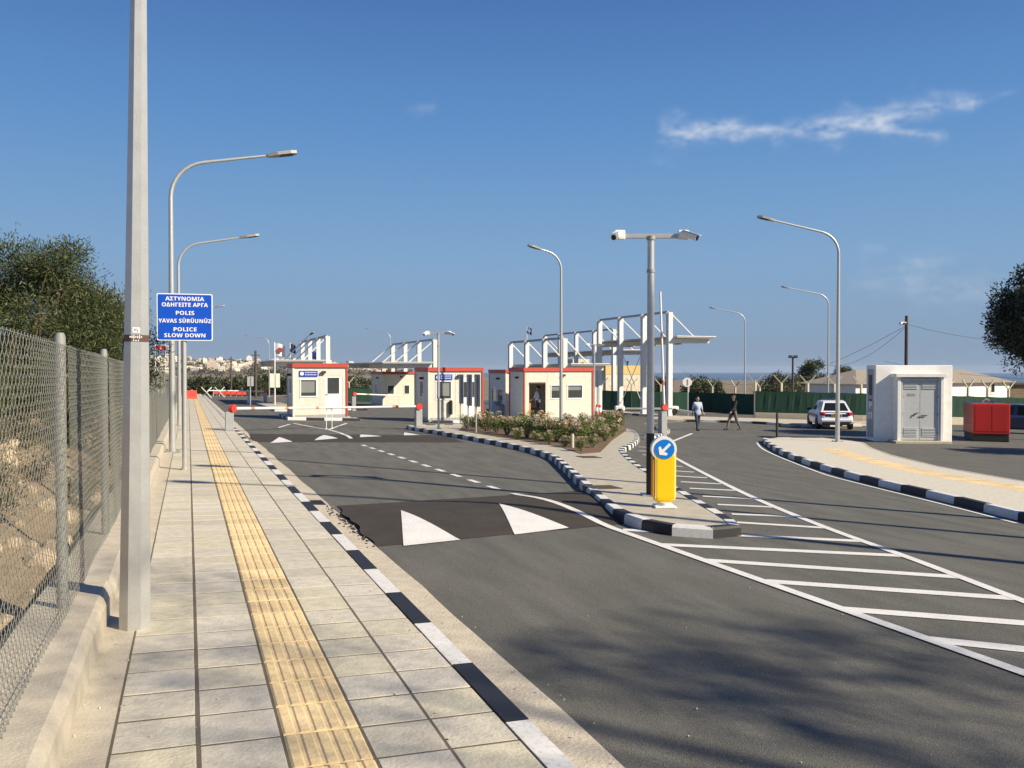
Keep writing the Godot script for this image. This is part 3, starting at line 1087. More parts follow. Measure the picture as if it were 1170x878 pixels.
func build_signs() -> void:
	var b := spot(211, 537, 0.13)
	var o := thing("police_sign", "blue police slow-down sign in three languages on a galvanised post", "sign", ground(b.x, b.y, 0.13))
	var top := height_at(336, b.x, b.y) - o.position.y
	var bot := height_at(389.5, b.x, b.y) - o.position.y
	var m := MB.new()
	m.rod(Vector3.ZERO, Vector3(0, top - 0.05, 0), 0.044, 14)
	m.rod(Vector3.ZERO, Vector3(0, 0.04, 0), 0.07, 14)
	part(o, "post", m, mats.galv)
	var w := 0.93
	var h := top - bot
	var board := Node3D.new()
	board.name = "board"
	o.add_child(board)
	board.position = Vector3(0.02, (top + bot) / 2, 0.06)
	board.rotation.y = -0.10
	var rim := MB.new()
	rim.plate(round_rect(w, h, 0.03), Vector3(0, 0, -0.006), 0.008)
	part(board, "rim", rim, mats.letter)
	var face := MB.new()
	face.plate(round_rect(w - 0.034, h - 0.034, 0.02), Vector3(0, 0, 0.002), 0.004)
	part(board, "panel", face, mats.blue_sign)
	var clamp := MB.new()
	for y in [-0.28, 0.28]:
		clamp.box(Vector3(0, y, -0.05), Vector3(0.14, 0.05, 0.1))
	part(board, "bracket", clamp, mats.galv_dull)
	var lines := [["ΑΣΤΥNΟΜΙΑ", 0.335, 0.070, 1.14], ["ΟΔΗΓΕΙΤΕ ΑΡΓΑ", 0.225, 0.070, 1.08], ["POLIS", 0.075, 0.068, 1.22], ["YAVAS SÜRÜUNÜZ", -0.07, 0.068, 1.08], ["POLICE", -0.225, 0.068, 1.22], ["SLOW DOWN", -0.335, 0.068, 1.2]]
	for q in lines:
		lettering(board, q[0], Vector3(0, q[1] * h / 0.86, 0.007), q[2], mats.letter, q[3])
	# three narrow boards seen from behind on posts in the bushes
	var boards := [[526, 484, 428, 461.5, 523.5], [535, 492, 428, 464, 532.5], [544, 495, 428, 465, 541.5]]
	var lb := ["narrow grey sign back on a thin post, the one closest to the lane camera mast", "narrow grey sign back on a thin post, middle one of three beside the oleanders", "narrow grey sign back on a thin post, the one tight against the oleanders"]
	for i in 3:
		var q: Array = boards[i]
		var p := spot(q[0], q[1], 0.13)
		var s := thing("lane_sign", lb[i], "sign", ground(p.x, p.y, 0.13), -1.37, "narrow lane signs seen from behind")
		var y0 := height_at(q[3], p.x, p.y) - s.position.y
		var y1 := height_at(q[2], p.x, p.y) - s.position.y
		var mm := MB.new()
		mm.rod(Vector3.ZERO, Vector3(0, y1 - 0.1, 0), 0.03, 10)
		part(s, "post", mm, mats.galv)
		var bd := MB.new()
		bd.plate(round_rect(0.42, y1 - y0, 0.03), Vector3(0, (y0 + y1) / 2, -0.045), -0.012)
		part(s, "board", bd, mats.grey_steel)
		var cl := MB.new()
		for y in [0.25, 0.75]:
			cl.box(Vector3(0, lerpf(y0, y1, y), -0.038), Vector3(0.12, 0.04, 0.03))
		part(s, "bracket", cl, mats.galv_dull)
	# twin white boards on the far lane island
	var tw := spot(314, 463, 0.13)
	var t2 := thing("twin_board_sign", "pair of upright white boards on one post before the far left lane", "sign", ground(tw.x, tw.y, 0.13))
	var k := depth_of(tw.x, tw.y) / FOCAL
	var m2 := MB.new()
	m2.rod(Vector3.ZERO, Vector3(0, height_at(402, tw.x, tw.y) - t2.position.y, 0), 0.05, 10)
	part(t2, "post", m2, mats.white_steel)
	for sx in [-1, 1]:
		var bb := MB.new()
		bb.cbox(Vector3(sx * 3.1 * k, height_at(435, tw.x, tw.y) - t2.position.y, 0.07), Vector3(4.8 * k, 16 * k, 0.03), 0.005)
		part(t2, "board", bb, mats.cabin)
	# octagonal sign seen from behind
	var os := spot(786, 477)
	var t3 := thing("octagon_sign", "octagonal road sign seen from behind before the green fence", "sign", ground(os.x, os.y), -yaw)
	var yc := height_at(437, os.x, os.y) - t3.position.y
	var m3 := MB.new()
	m3.rod(Vector3.ZERO, Vector3(0, yc + 0.2, 0), 0.04, 10)
	part(t3, "post", m3, mats.galv)
	var m4 := MB.new()
	m4.plate(disc(0.34, 8), Vector3(-0.06, yc, 0.05), 0.02)
	part(t3, "board", m4, mats.white_steel)
	var m5 := MB.new()
	m5.cbox(Vector3(-0.03, yc, 0.085), Vector3(0.07, 0.42, 0.03), 0.004)
	part(t3, "bracket", m5, mats.galv_dull)
	# panels near the far boom
	var g := spot(286, 462, 0.1)
	var t4 := thing("panel_sign", "pair of grey panels on a post beside the far boom", "sign", ground(g.x, g.y))
	var kk := depth_of(g.x, g.y) / FOCAL
	var m6 := MB.new()
	m6.rod(Vector3.ZERO, Vector3(0, height_at(430, g.x, g.y) - t4.position.y, 0), 0.04, 8)
	part(t4, "post", m6, mats.galv)
	for sx in [-1, 1]:
		var m7 := MB.new()
		m7.cbox(Vector3(sx * 2.0 * kk, height_at(436, g.x, g.y) - t4.position.y, 0.06), Vector3(3.2 * kk, 11 * kk, 0.03), 0.004)
		part(t4, "board", m7, mats.grey_steel)


func camera_mast(base: Vector3, tall: float, half: float, turn: float, label: String, r := 0.058, lower_tube := false) -> void:
	var o := thing("camera_mast", label, "camera mast", base, turn, "masts with two cameras on a crossbar")
	var m := MB.new()
	m.cbox(Vector3(0, 0.01, 0), Vector3(0.28, 0.02, 0.28), 0.004)
	m.tube([Vector3(0, 0, 0), Vector3(0, tall * 0.6, 0), Vector3(0, tall - 0.04, 0)], [r, r, r * 0.93], 16)
	part(o, "pole", m, mats.galv)
	if lower_tube:
		var sl := MB.new()
		sl.rod(Vector3(0, 0.02, 0), Vector3(0, 0.98, 0), r + 0.006, 16)
		part(o, "black_sleeve", sl, mats.black)  # black tube around the lower end of the pole
	var cl := MB.new()
	cl.rod(Vector3(0, tall * 0.86, 0), Vector3(0, tall * 0.86 + 0.05, 0), r + 0.008, 16)
	cl.rod(Vector3(0, tall - 0.06, 0), Vector3(0, tall, 0), r + 0.012, 16)
	part(o, "collar", cl, mats.galv_dull)
	var cb := MB.new()
	cb.cbox(Vector3(0, tall + 0.0, 0), Vector3(half * 2, 0.07, 0.06), 0.006)
	part(o, "crossbar", cb, mats.galv)
	for sx in [-1.0, 1.0]:
		var mount := MB.new()
		mount.cbox(Vector3(sx * half * 0.84, tall + 0.01, 0.06), Vector3(0.16, 0.15, 0.06), 0.01)
		part(o, "camera_mount", mount, mats.white)
		var bas := Basis(Vector3.UP, -0.5 if sx < 0 else 1.1) * Basis(Vector3.RIGHT, 0.35)
		var at := Vector3(sx * half * (0.96 if sx > 0 else 0.94), tall - 0.015, 0.15)
		var hb := MB.new()
		hb.cbox(at, Vector3(0.10, 0.09, 0.27), 0.018, bas)
		hb.cbox(at + bas * Vector3(0, 0.054, 0.025), Vector3(0.115, 0.010, 0.30), 0.003, bas)
		var cam := part(o, "camera_housing", hb, mats.white)
		var le := MB.new()
		le.rod(at + bas * Vector3(0, 0, 0.13), at + bas * Vector3(0, 0, 0.148), 0.04, 14)
		part(cam, "lens", le, mats.black)


func build_cctv() -> void:
	var b := spot(743, 566, 0.13)
	camera_mast(ground(b.x, b.y, 0.13), height_at(270, b.x, b.y) - gh(b.x, b.y) - 0.13, 0.59, -yaw, "camera mast behind the yellow bollard, two white cameras on its crossbar", 0.058, true)
	b = spot(501, 490, 0.13)
	camera_mast(ground(b.x, b.y, 0.13), height_at(381, b.x, b.y) - gh(b.x, b.y) - 0.13, 0.5, -yaw, "thin camera mast beside the second cabin's blue sign", 0.045)
	camera_mast(ground(21.6, 43.0, 0.13), 4.3, 0.4, -yaw, "thin camera mast between the traffic cones and the oleanders", 0.05)


func build_bollard() -> void:
	var b := spot(759, 580, 0.13)
	var o := thing("keep_left_bollard", "yellow traffic bollard with round blue arrow disc on the island nose", "traffic bollard", ground(b.x, b.y, 0.13), -yaw)
	var k := depth_of(b.x, b.y) / FOCAL
	var base := MB.new()
	base.cbox(Vector3(0, 0.018, 0), Vector3(0.30, 0.036, 0.26), 0.01)
	base.tube([Vector3(0, 0.036, 0), Vector3(0, 0.075, 0)], [0.12, 0.085], 20)
	part(o, "base", base, mats.white)
	var w := 0.325
	var y0 := 0.075
	var y1 := 0.76
	# shell with rounded sides
	var out := PackedVector2Array()
	for p in round_rect(w, 0.15, 0.06, 5):
		out.append(p)
	var shell := MB.new()
	var levels := [[y0, 0.62], [y0 + 0.035, 0.9], [y0 + 0.08, 1.0], [y1, 1.0]]
	for i in levels.size() - 1:
		for q in out.size():
			var a := out[q]
			var c := out[(q + 1) % out.size()]
			var s0: float = levels[i][1]
			var s1: float = levels[i + 1][1]
			shell.quad(Vector3(a.x * s0, levels[i][0], a.y * s0), Vector3(c.x * s0, levels[i][0], c.y * s0), Vector3(c.x * s1, levels[i + 1][0], c.y * s1), Vector3(a.x * s1, levels[i + 1][0], a.y * s1), Vector3(a.x + c.x, 0, a.y + c.y))
	shell.plate(out, Vector3(0, y1, 0), 0.004, Basis(Vector3.RIGHT, Vector3(0, 0, -1), Vector3.UP))
	part(o, "shell", shell, mats.yellow)
	var edge := MB.new()
	edge.cbox(Vector3(-w / 2 - 0.004, 0.44, -0.01), Vector3(0.02, 0.58, 0.13), 0.006)
	part(o, "side_panel", edge, mats.orange_edge)
	var band := MB.new()
	for sx in [-1, 1]:
		band.cbox(Vector3(sx * (w / 2 - 0.028), 0.43, 0.0765), Vector3(0.007, 0.6, 0.004), 0.001)
	part(o, "reflective_strip", band, mats.letter)
	var cy := 0.83
	var head := MB.new()
	head.plate(disc(0.178, 40), Vector3(-0.015, cy, -0.06), 0.13)
	var hd := part(o, "sign_head", head, mats.white)
	var blue := MB.new()
	blue.plate(disc(0.138, 40), Vector3(-0.01, cy, 0.0745), 0.006)
	part(hd, "blue_disc", blue, mats.disc_blue)
	var ar := MB.new()
	var s := Vector2(-0.7071, -0.7071)
	var n := Vector2(-s.y, s.x)
	var ap := PackedVector2Array([s * -0.105 + n * 0.019, s * 0.03 + n * 0.019, s * 0.012 + n * 0.075, s * 0.045 + n * 0.08, s * 0.108, s * 0.045 - n * 0.08, s * 0.012 - n * 0.075, s * 0.03 - n * 0.019, s * -0.105 - n * 0.019])
	ar.plate(ap, Vector3(-0.01, cy, 0.0812), 0.004)
	part(hd, "arrow", ar, mats.letter)
	# plain dark post at the footway corner
	var p := spot(888, 499, 0.13)
	var d := thing("bollard_post", "plain dark post at the corner of the curved footway", "bollard", ground(p.x, p.y, 0.0))
	var m := MB.new()
	m.tube([Vector3.ZERO, Vector3(0, 1.05, 0), Vector3(0, 1.1, 0)], [0.05, 0.05, 0.03], 12)
	part(d, "post", m, mats.dark)
	var cp := MB.new()
	cp.rod(Vector3(0, 0, 0), Vector3(0, 0.03, 0), 0.08, 12)
	part(d, "foot", cp, mats.galv_dull)
	# short concrete peg in the bed
	var pg := spot(654, 512, 0.13)
	var pm := MB.new()
	pm.tube([Vector3.ZERO, Vector3(0, 0.36, 0), Vector3(0, 0.4, 0)], [0.05, 0.05, 0.035], 10)
	single("marker_peg", pm, mats.cream_post, "short pale peg standing at the edge of the oleander bed", "marker", ground(pg.x, pg.y, 0.13))


func boom_barrier(base: Vector3, tip: Vector3, label: String, hub_h := 0.98, group := "boom barriers", flat := true) -> void:
	var o := thing("boom_barrier", label, "barrier", base, 0.0, group)
	var m := MB.new()
	m.cbox(Vector3(0, hub_h * 0.43, 0), Vector3(0.26, hub_h * 0.86, 0.3), 0.012)
	part(o, "cabinet", m, mats.grey_steel)
	var d := (tip - base - Vector3(0, hub_h, 0))
	var len := d.length()
	d = d.normalized()
	var side := Vector3.UP.cross(d).normalized() if absf(d.y) < 0.9 else Vector3(0, 0, 1)
	if side.z < 0:
		side = -side
	var h := MB.new()
	h.rod(Vector3(0, hub_h, 0) + side * 0.06, Vector3(0, hub_h, 0) + side * 0.2, 0.128, 24)
	part(o, "hub", h, mats.red)
	var start := Vector3(0, hub_h, 0) + side * 0.12
	var bm := MB.new()
	bm.tube([start, start + d * len], [0.052, 0.042], 10)
	var boom := part(o, "boom", bm, mats.boom_white)
	var n := int(len / 1.9)
	for k in n:
		var a := 0.9 + k * 1.9
		var st := MB.new()
		var r := lerpf(0.052, 0.042, a / len) + 0.002
		st.tube([start + d * a, start + d * (a + 0.2)], [r, r], 10)
		part(boom, "red_band", st, mats.boom_red)


func build_barriers() -> void:
	var l := spot(262, 492, 0.13)
	var r := spot(478, 487.5, 0.13)
	var mid := spot(376, 490)
	var pl := ground(l.x, l.y, 0.13)
	var pr := ground(r.x, r.y, 0.13)
	var hl := height_at(467, l.x, l.y) - pl.y
	var hr := height_at(464.5, r.x, r.y) - pr.y
	var pm := ground(mid.x, mid.y) + Vector3(0, height_at(466.0, mid.x, mid.y) - gh(mid.x, mid.y), 0)
	boom_barrier(pl, pm + Vector3(-0.05, 0, 0), "lowered boom barrier with red hub standing on the grey footway", hl)
	boom_barrier(pr, pm + Vector3(0.05, 0, 0), "lowered boom barrier with red hub on the island end before the second cabin", hr)
	var f := thing("boom_rest", "thin two-legged rest holding the boom tips in mid road", "barrier rest", ground(mid.x, mid.y))
	var hh := pm.y - f.position.y
	for sx in [-1, 1]:
		var m := MB.new()
		m.rod(Vector3(sx * 0.11, 0, 0), Vector3(sx * 0.11, hh - 0.05, 0), 0.015, 8)
		m.cbox(Vector3(sx * 0.11, 0.008, 0), Vector3(0.1, 0.016, 0.1), 0.003)
		part(f, "leg", m, mats.boom_white)
	var c := MB.new()
	c.box(Vector3(0, hh - 0.055, 0), Vector3(0.26, 0.02, 0.06))
	part(f, "cradle", c, mats.boom_white)
	# raised boom behind the camera mast
	var p := spot(757, 499)
	var pb := ground(p.x, p.y, 0.0)
	boom_barrier(pb, Vector3(p.x - 0.2, height_at(334, p.x, p.y), -p.y), "raised boom barrier standing upright behind the camera mast", 1.2)
	# low white boom between two white motor boxes under the truck canopy
	for q in [[708, 474, 1, "white motor barrier with low arm, the one on the canopy column side"], [770, 472, -1, "white motor barrier with low arm beside the walking man in blue"]]:
		var s := spot(q[0], q[1] + 5.0)
		var o := thing("motor_barrier", q[3], "barrier", ground(s.x, s.y), -yaw, "white motor barriers under the truck canopy")
		var y := height_at(468.5, s.x, s.y) - o.position.y
		var st := MB.new()
		st.rod(Vector3.ZERO, Vector3(0, y, 0), 0.09, 12)
		part(o, "stand", st, mats.dark)
		var hb := MB.new()
		hb.cbox(Vector3(0, y + 0.05, 0), Vector3(0.6, 0.42, 0.45), 0.05)
		part(o, "motor_box", hb, mats.white)
		var face := MB.new()
		face.rod(Vector3(0, y - 0.1, 0.22), Vector3(0, y - 0.1, 0.28), 0.2, 18)
		part(o, "black_guard", face, mats.black)
		var arm := MB.new()
		if q[2] > 0:
			arm.beam(Vector3(0.3, y + 0.08, 0), Vector3(3.4, y + 0.08, 0), 0.09, 0.12, 0.01)
		else:
			arm.beam(Vector3(0.25, y + 0.0, 0.2), Vector3(1.9, y - 0.25, 0.9), 0.3, 0.14, 0.02)
		part(o, "arm", arm, mats.galv)
	# far boom with its cabinet, left lane
	var fb := spot(303, 462.5, 0.0)
	var tipq := spot(237, 456)
	boom_barrier(ground(fb.x, fb.y), ground(across(237, fb.y), fb.y) + Vector3(0, 1.0, 0), "distant lowered boom barrier across the far lane before the trestles", 1.05)
	var rb := spot(404, 470)
	boom_barrier(ground(rb.x, rb.y), ground(rb.x + 3.4, rb.y + 1.0) + Vector3(0, 1.1, 0), "distant white boom beside the front cabin's red corner", 1.15)
	# white ticket machine
	var tm := spot(284, 462)
	var o2 := thing("ticket_machine", "slim white ticket machine on the far lane island", "machine", ground(tm.x, tm.y))
	var k := depth_of(tm.x, tm.y) / FOCAL
	var bd := MB.new()
	bd.cbox(Vector3(0, 5 * k, 0), Vector3(3.2 * k, 10 * k, 0.4), 0.03)
	part(o2, "pedestal", bd, mats.white_steel)
	var hd := MB.new()
	hd.cbox(Vector3(0, 13 * k, 0), Vector3(5.5 * k, 6 * k, 0.5), 0.04)
	part(o2, "head", hd, mats.cream_post)


func build_cones() -> void:
	for i in 3:
		var p := spot(678.5 + 3.4 * i, 478.5 + 0.4 * i, 0.1)
		var o := thing("traffic_cone", ["red and white traffic cone standing against the open cabin's corner", "red and white traffic cone in the middle of the row of three", "red and white traffic cone beside the thin camera mast"][i], "traffic cone", ground(p.x, p.y, 0.13), 0.0, "traffic cones in a row by the open cabin")
		var b := MB.new()
		b.cbox(Vector3(0, 0.02, 0), Vector3(0.42, 0.04, 0.42), 0.012)
		part(o, "base", b, mats.rubber)
		var c := MB.new()
		c.lathe(Vector3.ZERO, [Vector2(0.17, 0.04), Vector2(0.135, 0.24), Vector2(0.06, 0.85), Vector2(0.0, 0.86)], 18)
		part(o, "cone", c, mats.red)
		var w := MB.new()
		w.lathe(Vector3.ZERO, [Vector2(0.117, 0.42), Vector2(0.088, 0.68)], 18)
		part(o, "white_band", w, mats.letter)
		var tt := MB.new()
		tt.rod(Vector3(0, 0.84, 0), Vector3(0, 1.9, 0), 0.03, 8)
		part(o, "marker_pole", tt, mats.boom_white)


# ---------------------------------------------------------------- fences
func build_fence() -> void:
	var step := 2.8
	var ft := -0.72
	var n := 29
	# one panel of woven wire, shared
	var wm := MB.new()
	var cell := 0.036
	var rise := 0.043
	var ph := 1.62
	var cols := int(step / cell)
	var rows := int(ph / rise)
	var wv := PackedVector3Array()
	var wn := PackedVector3Array()
	var r := 0.0017
	for i in cols:
		for k in rows:
			var x0 := cell * (i + (0.03 if (k + i) % 2 == 0 else 0.97))
			var x1 := cell * (i + (0.97 if (k + i) % 2 == 0 else 0.03))
			var sag := 0.012 * sin(i * 0.11 + k * 0.09)
			var a := Vector3(sag * 0.6 + 0.004 * ((k + i) % 2), rise * k, -x0)
			var b := Vector3(sag * 0.6 + 0.004 * ((k + i + 1) % 2), rise * (k + 1), -x1)
			var d := (b - a).normalized()
			var u := Vector3.RIGHT.cross(d).normalized()
			var w := d.cross(u)
			var ring := []
			for q in 3:
				ring.append((u * cos(TAU * q / 3) + w * sin(TAU * q / 3)))
			for q in 3:
				var q2 := (q + 1) % 3
				wm.squad(a + ring[q] * r, a + ring[q2] * r, b + ring[q2] * r, b + ring[q] * r, ring[q], ring[q2], ring[q2], ring[q])
	# line wires
	for y in [0.05, 0.8, 1.58]:
		wm.tube([Vector3(0.004, y, 0), Vector3(0.004, y, -step)], [0.0022, 0.0022], 4, false)
	var wire_mesh := wm.mesh()
	var f := thing("chain_link_fence", "chain-link wire fence on tubular posts along the grey footway", "fence", ground(ft, 0.1, 0.13))
	var org := f.position
	for i in n:
		var s := 0.1 + step * i
		var foot := Node3D.new()
		var p := ground(ft, s, 0.13) - org
		var m := MB.new()
		m.tube([p + Vector3(0, 0.05, 0), p + Vector3(0, 1.84, 0), p + Vector3(0, 1.865, 0)], [0.031, 0.031, 0.022], 14)
		part(f, "post", m, mats.galv_dull)
		var mesh := MeshInstance3D.new()
		mesh.name = "wire_mesh"
		mesh.mesh = wire_mesh
		mesh.set_surface_override_material(0, mats.wire)
		f.add_child(mesh, true)
		mesh.transform = Transform3D(Basis(Vector3.RIGHT, -atan(SLOPE_S)), p + Vector3(0.036, 0.2, 0))
		# ties
		for y in [0.3, 0.95, 1.6]:
			var tie := MB.new()
			tie.rod(p + Vector3(0, y, 0), p + Vector3(0, y + 0.012, 0), 0.036, 12)
			if i < 5:
				part(f, "tie_wire", tie, mats.wire)
	# stepped concrete footing
	var foot := thing("fence_footing", "stepped pale concrete footing wall under the chain-link fence", "wall", ground(-0.7, 0.0, 0.13))
	var s0 := -5.0
	var cuts := [-5.0, 6.55, 12.1, 17.7, 23.3, 28.9, 34.5, 40.1, 51.3, 62.5, 73.7, 85.0]
	for i in cuts.size() - 1:
		var a: float = cuts[i]
		var b: float = cuts[i + 1]
		var m := MB.new()
		var top0 := 0.215 if i % 2 == 0 else 0.235
		var top1 := top0 - 0.015
		if i > 0:
			top0 = 0.15
			top1 = 0.20
		var ns := maxi(2, int((b - a) / 0.7))
		var rings := []
		for k in ns + 1:
			var s := lerpf(a, b, float(k) / ns)
			var tp := lerpf(top0, top1, float(k) / ns) + 0.008 * noise.get_noise_2d(s * 60.0, 5.0)
			var x := 0.012 * noise.get_noise_2d(s * 70.0, 15.0)
			var e := 0.05 if (k == ns or k == 0) else 0.0
			var rr := []
			for q in [[-0.5, -0.15], [-0.505 + x, tp - 0.05 - e], [-0.52 + x, tp - 0.018 - e], [-0.55 + x, tp - e * 0.5], [-0.90, tp - e * 0.5], [-0.95, tp - 0.05 - e], [-0.95, -0.4]]:
				rr.append(ground(q[0], s, 0.13 + q[1]) - foot.position)
			rings.append(rr)
		for k in ns:
			var mid: Vector3 = (rings[k][0] + rings[k][6] + rings[k + 1][3]) / 3.0
			for q in 6:
				var c4: Vector3 = (rings[k][q] + rings[k][q + 1]) / 2.0
				m.quad(rings[k][q], rings[k][q + 1], rings[k + 1][q + 1], rings[k + 1][q], Vector3(c4.x - mid.x, c4.y - mid.y + 0.1, 0))
		for e in [0, ns]:
			for q in range(1, 6):
				m.tri(rings[e][0], rings[e][q], rings[e][q + 1], Vector3(0, 0, 1 if e == 0 else -1))
		part(foot, "footing_block", m, mats.concrete)


func netted_fence(label: String, pts: Array, tall: float, plinth: float, every: float, arms := true) -> void:
	var o := thing("netted_fence", label, "fence", ground(pts[0].x, pts[0].y))
	var p := resample(pts, every)
	for i in p.size():
		var a := ground(p[i].x, p[i].y) - o.position
		var d: Vector2 = (p[mini(i + 1, p.size() - 1)] - p[maxi(i - 1, 0)]).normalized()
		var d3 := Vector3(d.x, 0, -d.y)
		var m := MB.new()
		var top := tall + plinth + (0.55 if arms else 0.1)
		m.cbox(a + Vector3(0, top / 2, 0), Vector3(0.13, top, 0.13), 0.01)
		part(o, "post", m, mats.cream_post)
		if arms:
			var y := MB.new()
			for sg in [-1.0, 1.0]:
				y.beam(a + Vector3(0, top - 0.04, 0), a + Vector3(0, top + 0.55, 0) + d3 * 0.5 * sg, 0.07, 0.07)
			part(o, "wire_arm", y, mats.cream_post)
		if i < p.size() - 1:
			var b := ground(p[i + 1].x, p[i + 1].y) - o.position
			var n3 := d3.cross(Vector3.UP)
			if n3.z < 0:
				n3 = -n3
			if plinth > 0.01:
				var pl := MB.new()
				pl.beam(a + Vector3(0, plinth / 2 - 0.05, 0), b + Vector3(0, plinth / 2 - 0.05, 0), 0.2, plinth + 0.1, 0.01)
				part(o, "plinth_wall", pl, mats.gutter)
			var net := MB.new()
			var ns := 10
			var off := n3 * 0.085
			for k in ns:
				var w0 := 0.03 * sin(PI * k / ns) * sin(i * 2.3 + k * 1.7)
				var w1 := 0.03 * sin(PI * (k + 1) / ns) * sin(i * 2.3 + (k + 1) * 1.7)
				var p0 := a.lerp(b, float(k) / ns) + off
				var p1 := a.lerp(b, float(k + 1) / ns) + off
				var dip0 := 0.03 * sin(PI * k / ns)
				var dip1 := 0.03 * sin(PI * (k + 1) / ns)
				net.quad(p0 + Vector3(0, plinth, 0), p1 + Vector3(0, plinth, 0), p1 + Vector3(0, plinth + tall * 0.5, 0) + n3 * w1, p0 + Vector3(0, plinth + tall * 0.5, 0) + n3 * w0, n3)
				net.quad(p0 + Vector3(0, plinth + tall * 0.5, 0) + n3 * w0, p1 + Vector3(0, plinth + tall * 0.5, 0) + n3 * w1, p1 + Vector3(0, plinth + tall - dip1, 0), p0 + Vector3(0, plinth + tall - dip0, 0), n3)
			part(o, "green_net", net, mats.green_net)
			if arms:
				var wr := MB.new()
				for y in [0.15, 0.35]:
					wr.tube([a + Vector3(0, plinth + tall + y, 0), b + Vector3(0, plinth + tall + y, 0)], [0.006, 0.006], 4, false)
				part(o, "barbed_wire", wr, mats.wire)


func build_netted_fences() -> void:
	netted_fence("green netted fence on a low grey wall behind the police car and kiosk", [spot(863, 480), Vector2(38.0, 43.6), Vector2(41.5, 41.6), Vector2(50.3, 41.0), Vector2(58.0, 39.5)], 1.42, 0.5, 1.65)
	netted_fence("lower green netted fence stretching from truck canopy to the step behind the man in black", [spot(688, 468.5), spot(740, 470), spot(800, 471), spot(868, 474.5)], 1.72, 0.0, 2.45)
	netted_fence("distant green netted fence between the front cabin and the far cabin", [Vector2(12.5, 88.0), Vector2(22.0, 88.0)], 1.45, 0.0, 3.0)


# ---------------------------------------------------------------- cabins
# wall in the local x-y plane with rectangular openings [x0, y0, x1, y1]
func wall_with_holes(w: float, h: float, thick: float, holes: Array) -> MB:
	var xs := [-w / 2, w / 2]
	var ys := [0.0, h]
	for q in holes:
		xs.append_array([q[0], q[2]])
		ys.append_array([q[1], q[3]])
	xs.sort()
	ys.sort()
	var mb := MB.new()
	for i in xs.size() - 1:
		for k in ys.size() - 1:
			var x0: float = xs[i]
			var x1: float = xs[i + 1]
			var y0: float = ys[k]
			var y1: float = ys[k + 1]
			if x1 - x0 < 0.001 or y1 - y0 < 0.001:
				continue
			var c := Vector2((x0 + x1) / 2, (y0 + y1) / 2)
			var open := false
			for q in holes:
				if c.x > q[0] and c.x < q[2] and c.y > q[1] and c.y < q[3]:
					open = true
			if open:
				continue
			for z in [0.0, -thick]:
				mb.quad(Vector3(x0, y0, z), Vector3(x1, y0, z), Vector3(x1, y1, z), Vector3(x0, y1, z), Vector3(0, 0, 1 if z == 0.0 else -1))
	for q in holes:
		mb.quad(Vector3(q[0], q[1], 0), Vector3(q[2], q[1], 0), Vector3(q[2], q[1], -thick), Vector3(q[0], q[1], -thick), Vector3.UP)
		mb.quad(Vector3(q[0], q[3], 0), Vector3(q[2], q[3], 0), Vector3(q[2], q[3], -thick), Vector3(q[0], q[3], -thick), Vector3.DOWN)
		mb.quad(Vector3(q[0], q[1], 0), Vector3(q[0], q[3], 0), Vector3(q[0], q[3], -thick), Vector3(q[0], q[1], -thick), Vector3.RIGHT)
		mb.quad(Vector3(q[2], q[1], 0), Vector3(q[2], q[3], 0), Vector3(q[2], q[3], -thick), Vector3(q[2], q[1], -thick), Vector3.LEFT)
	return mb


func window_unit(parent: Node3D, q: Array, at: Transform3D, blind: float, split := false) -> void:
	var fr := MB.new()
	var b := 0.06
	var x0: float = q[0]
	var y0: float = q[1]
	var x1: float = q[2]
	var y1: float = q[3]
	for e in [[(x0 + x1) / 2, y0 - 0.01, x1 - x0 + 0.1, b], [(x0 + x1) / 2, y1 + 0.01, x1 - x0 + 0.1, b]]:
		fr.cbox(Vector3(e[0], e[1], 0.002), Vector3(e[2], e[3], 0.05), 0.006)
	for e in [x0 - 0.01, x1 + 0.01]:
		fr.cbox(Vector3(e, (y0 + y1) / 2, -0.001), Vector3(b, y1 - y0 - 0.03, 0.046), 0.006)
	if split:
		fr.cbox(Vector3((x0 + x1) / 2, (y0 + y1) / 2, -0.004), Vector3(0.04, y1 - y0 - 0.03, 0.04), 0.004)
	var w := part(parent, "window", fr, mats.white)
	w.transform = at
	var pn := MB.new()
	pn.quad(Vector3(x0, y0, -0.022), Vector3(x1, y0, -0.022), Vector3(x1, y1, -0.022), Vector3(x0, y1, -0.022), Vector3(0, 0, 1))
	part(w, "pane", pn, mats.glass)
	if blind > 0.0:
		var bl := MB.new()
		bl.cbox(Vector3((x0 + x1) / 2, y1 - blind / 2, -0.055), Vector3(x1 - x0 - 0.02, blind, 0.015), 0.003)
		part(w, "blind", bl, mats.blind)


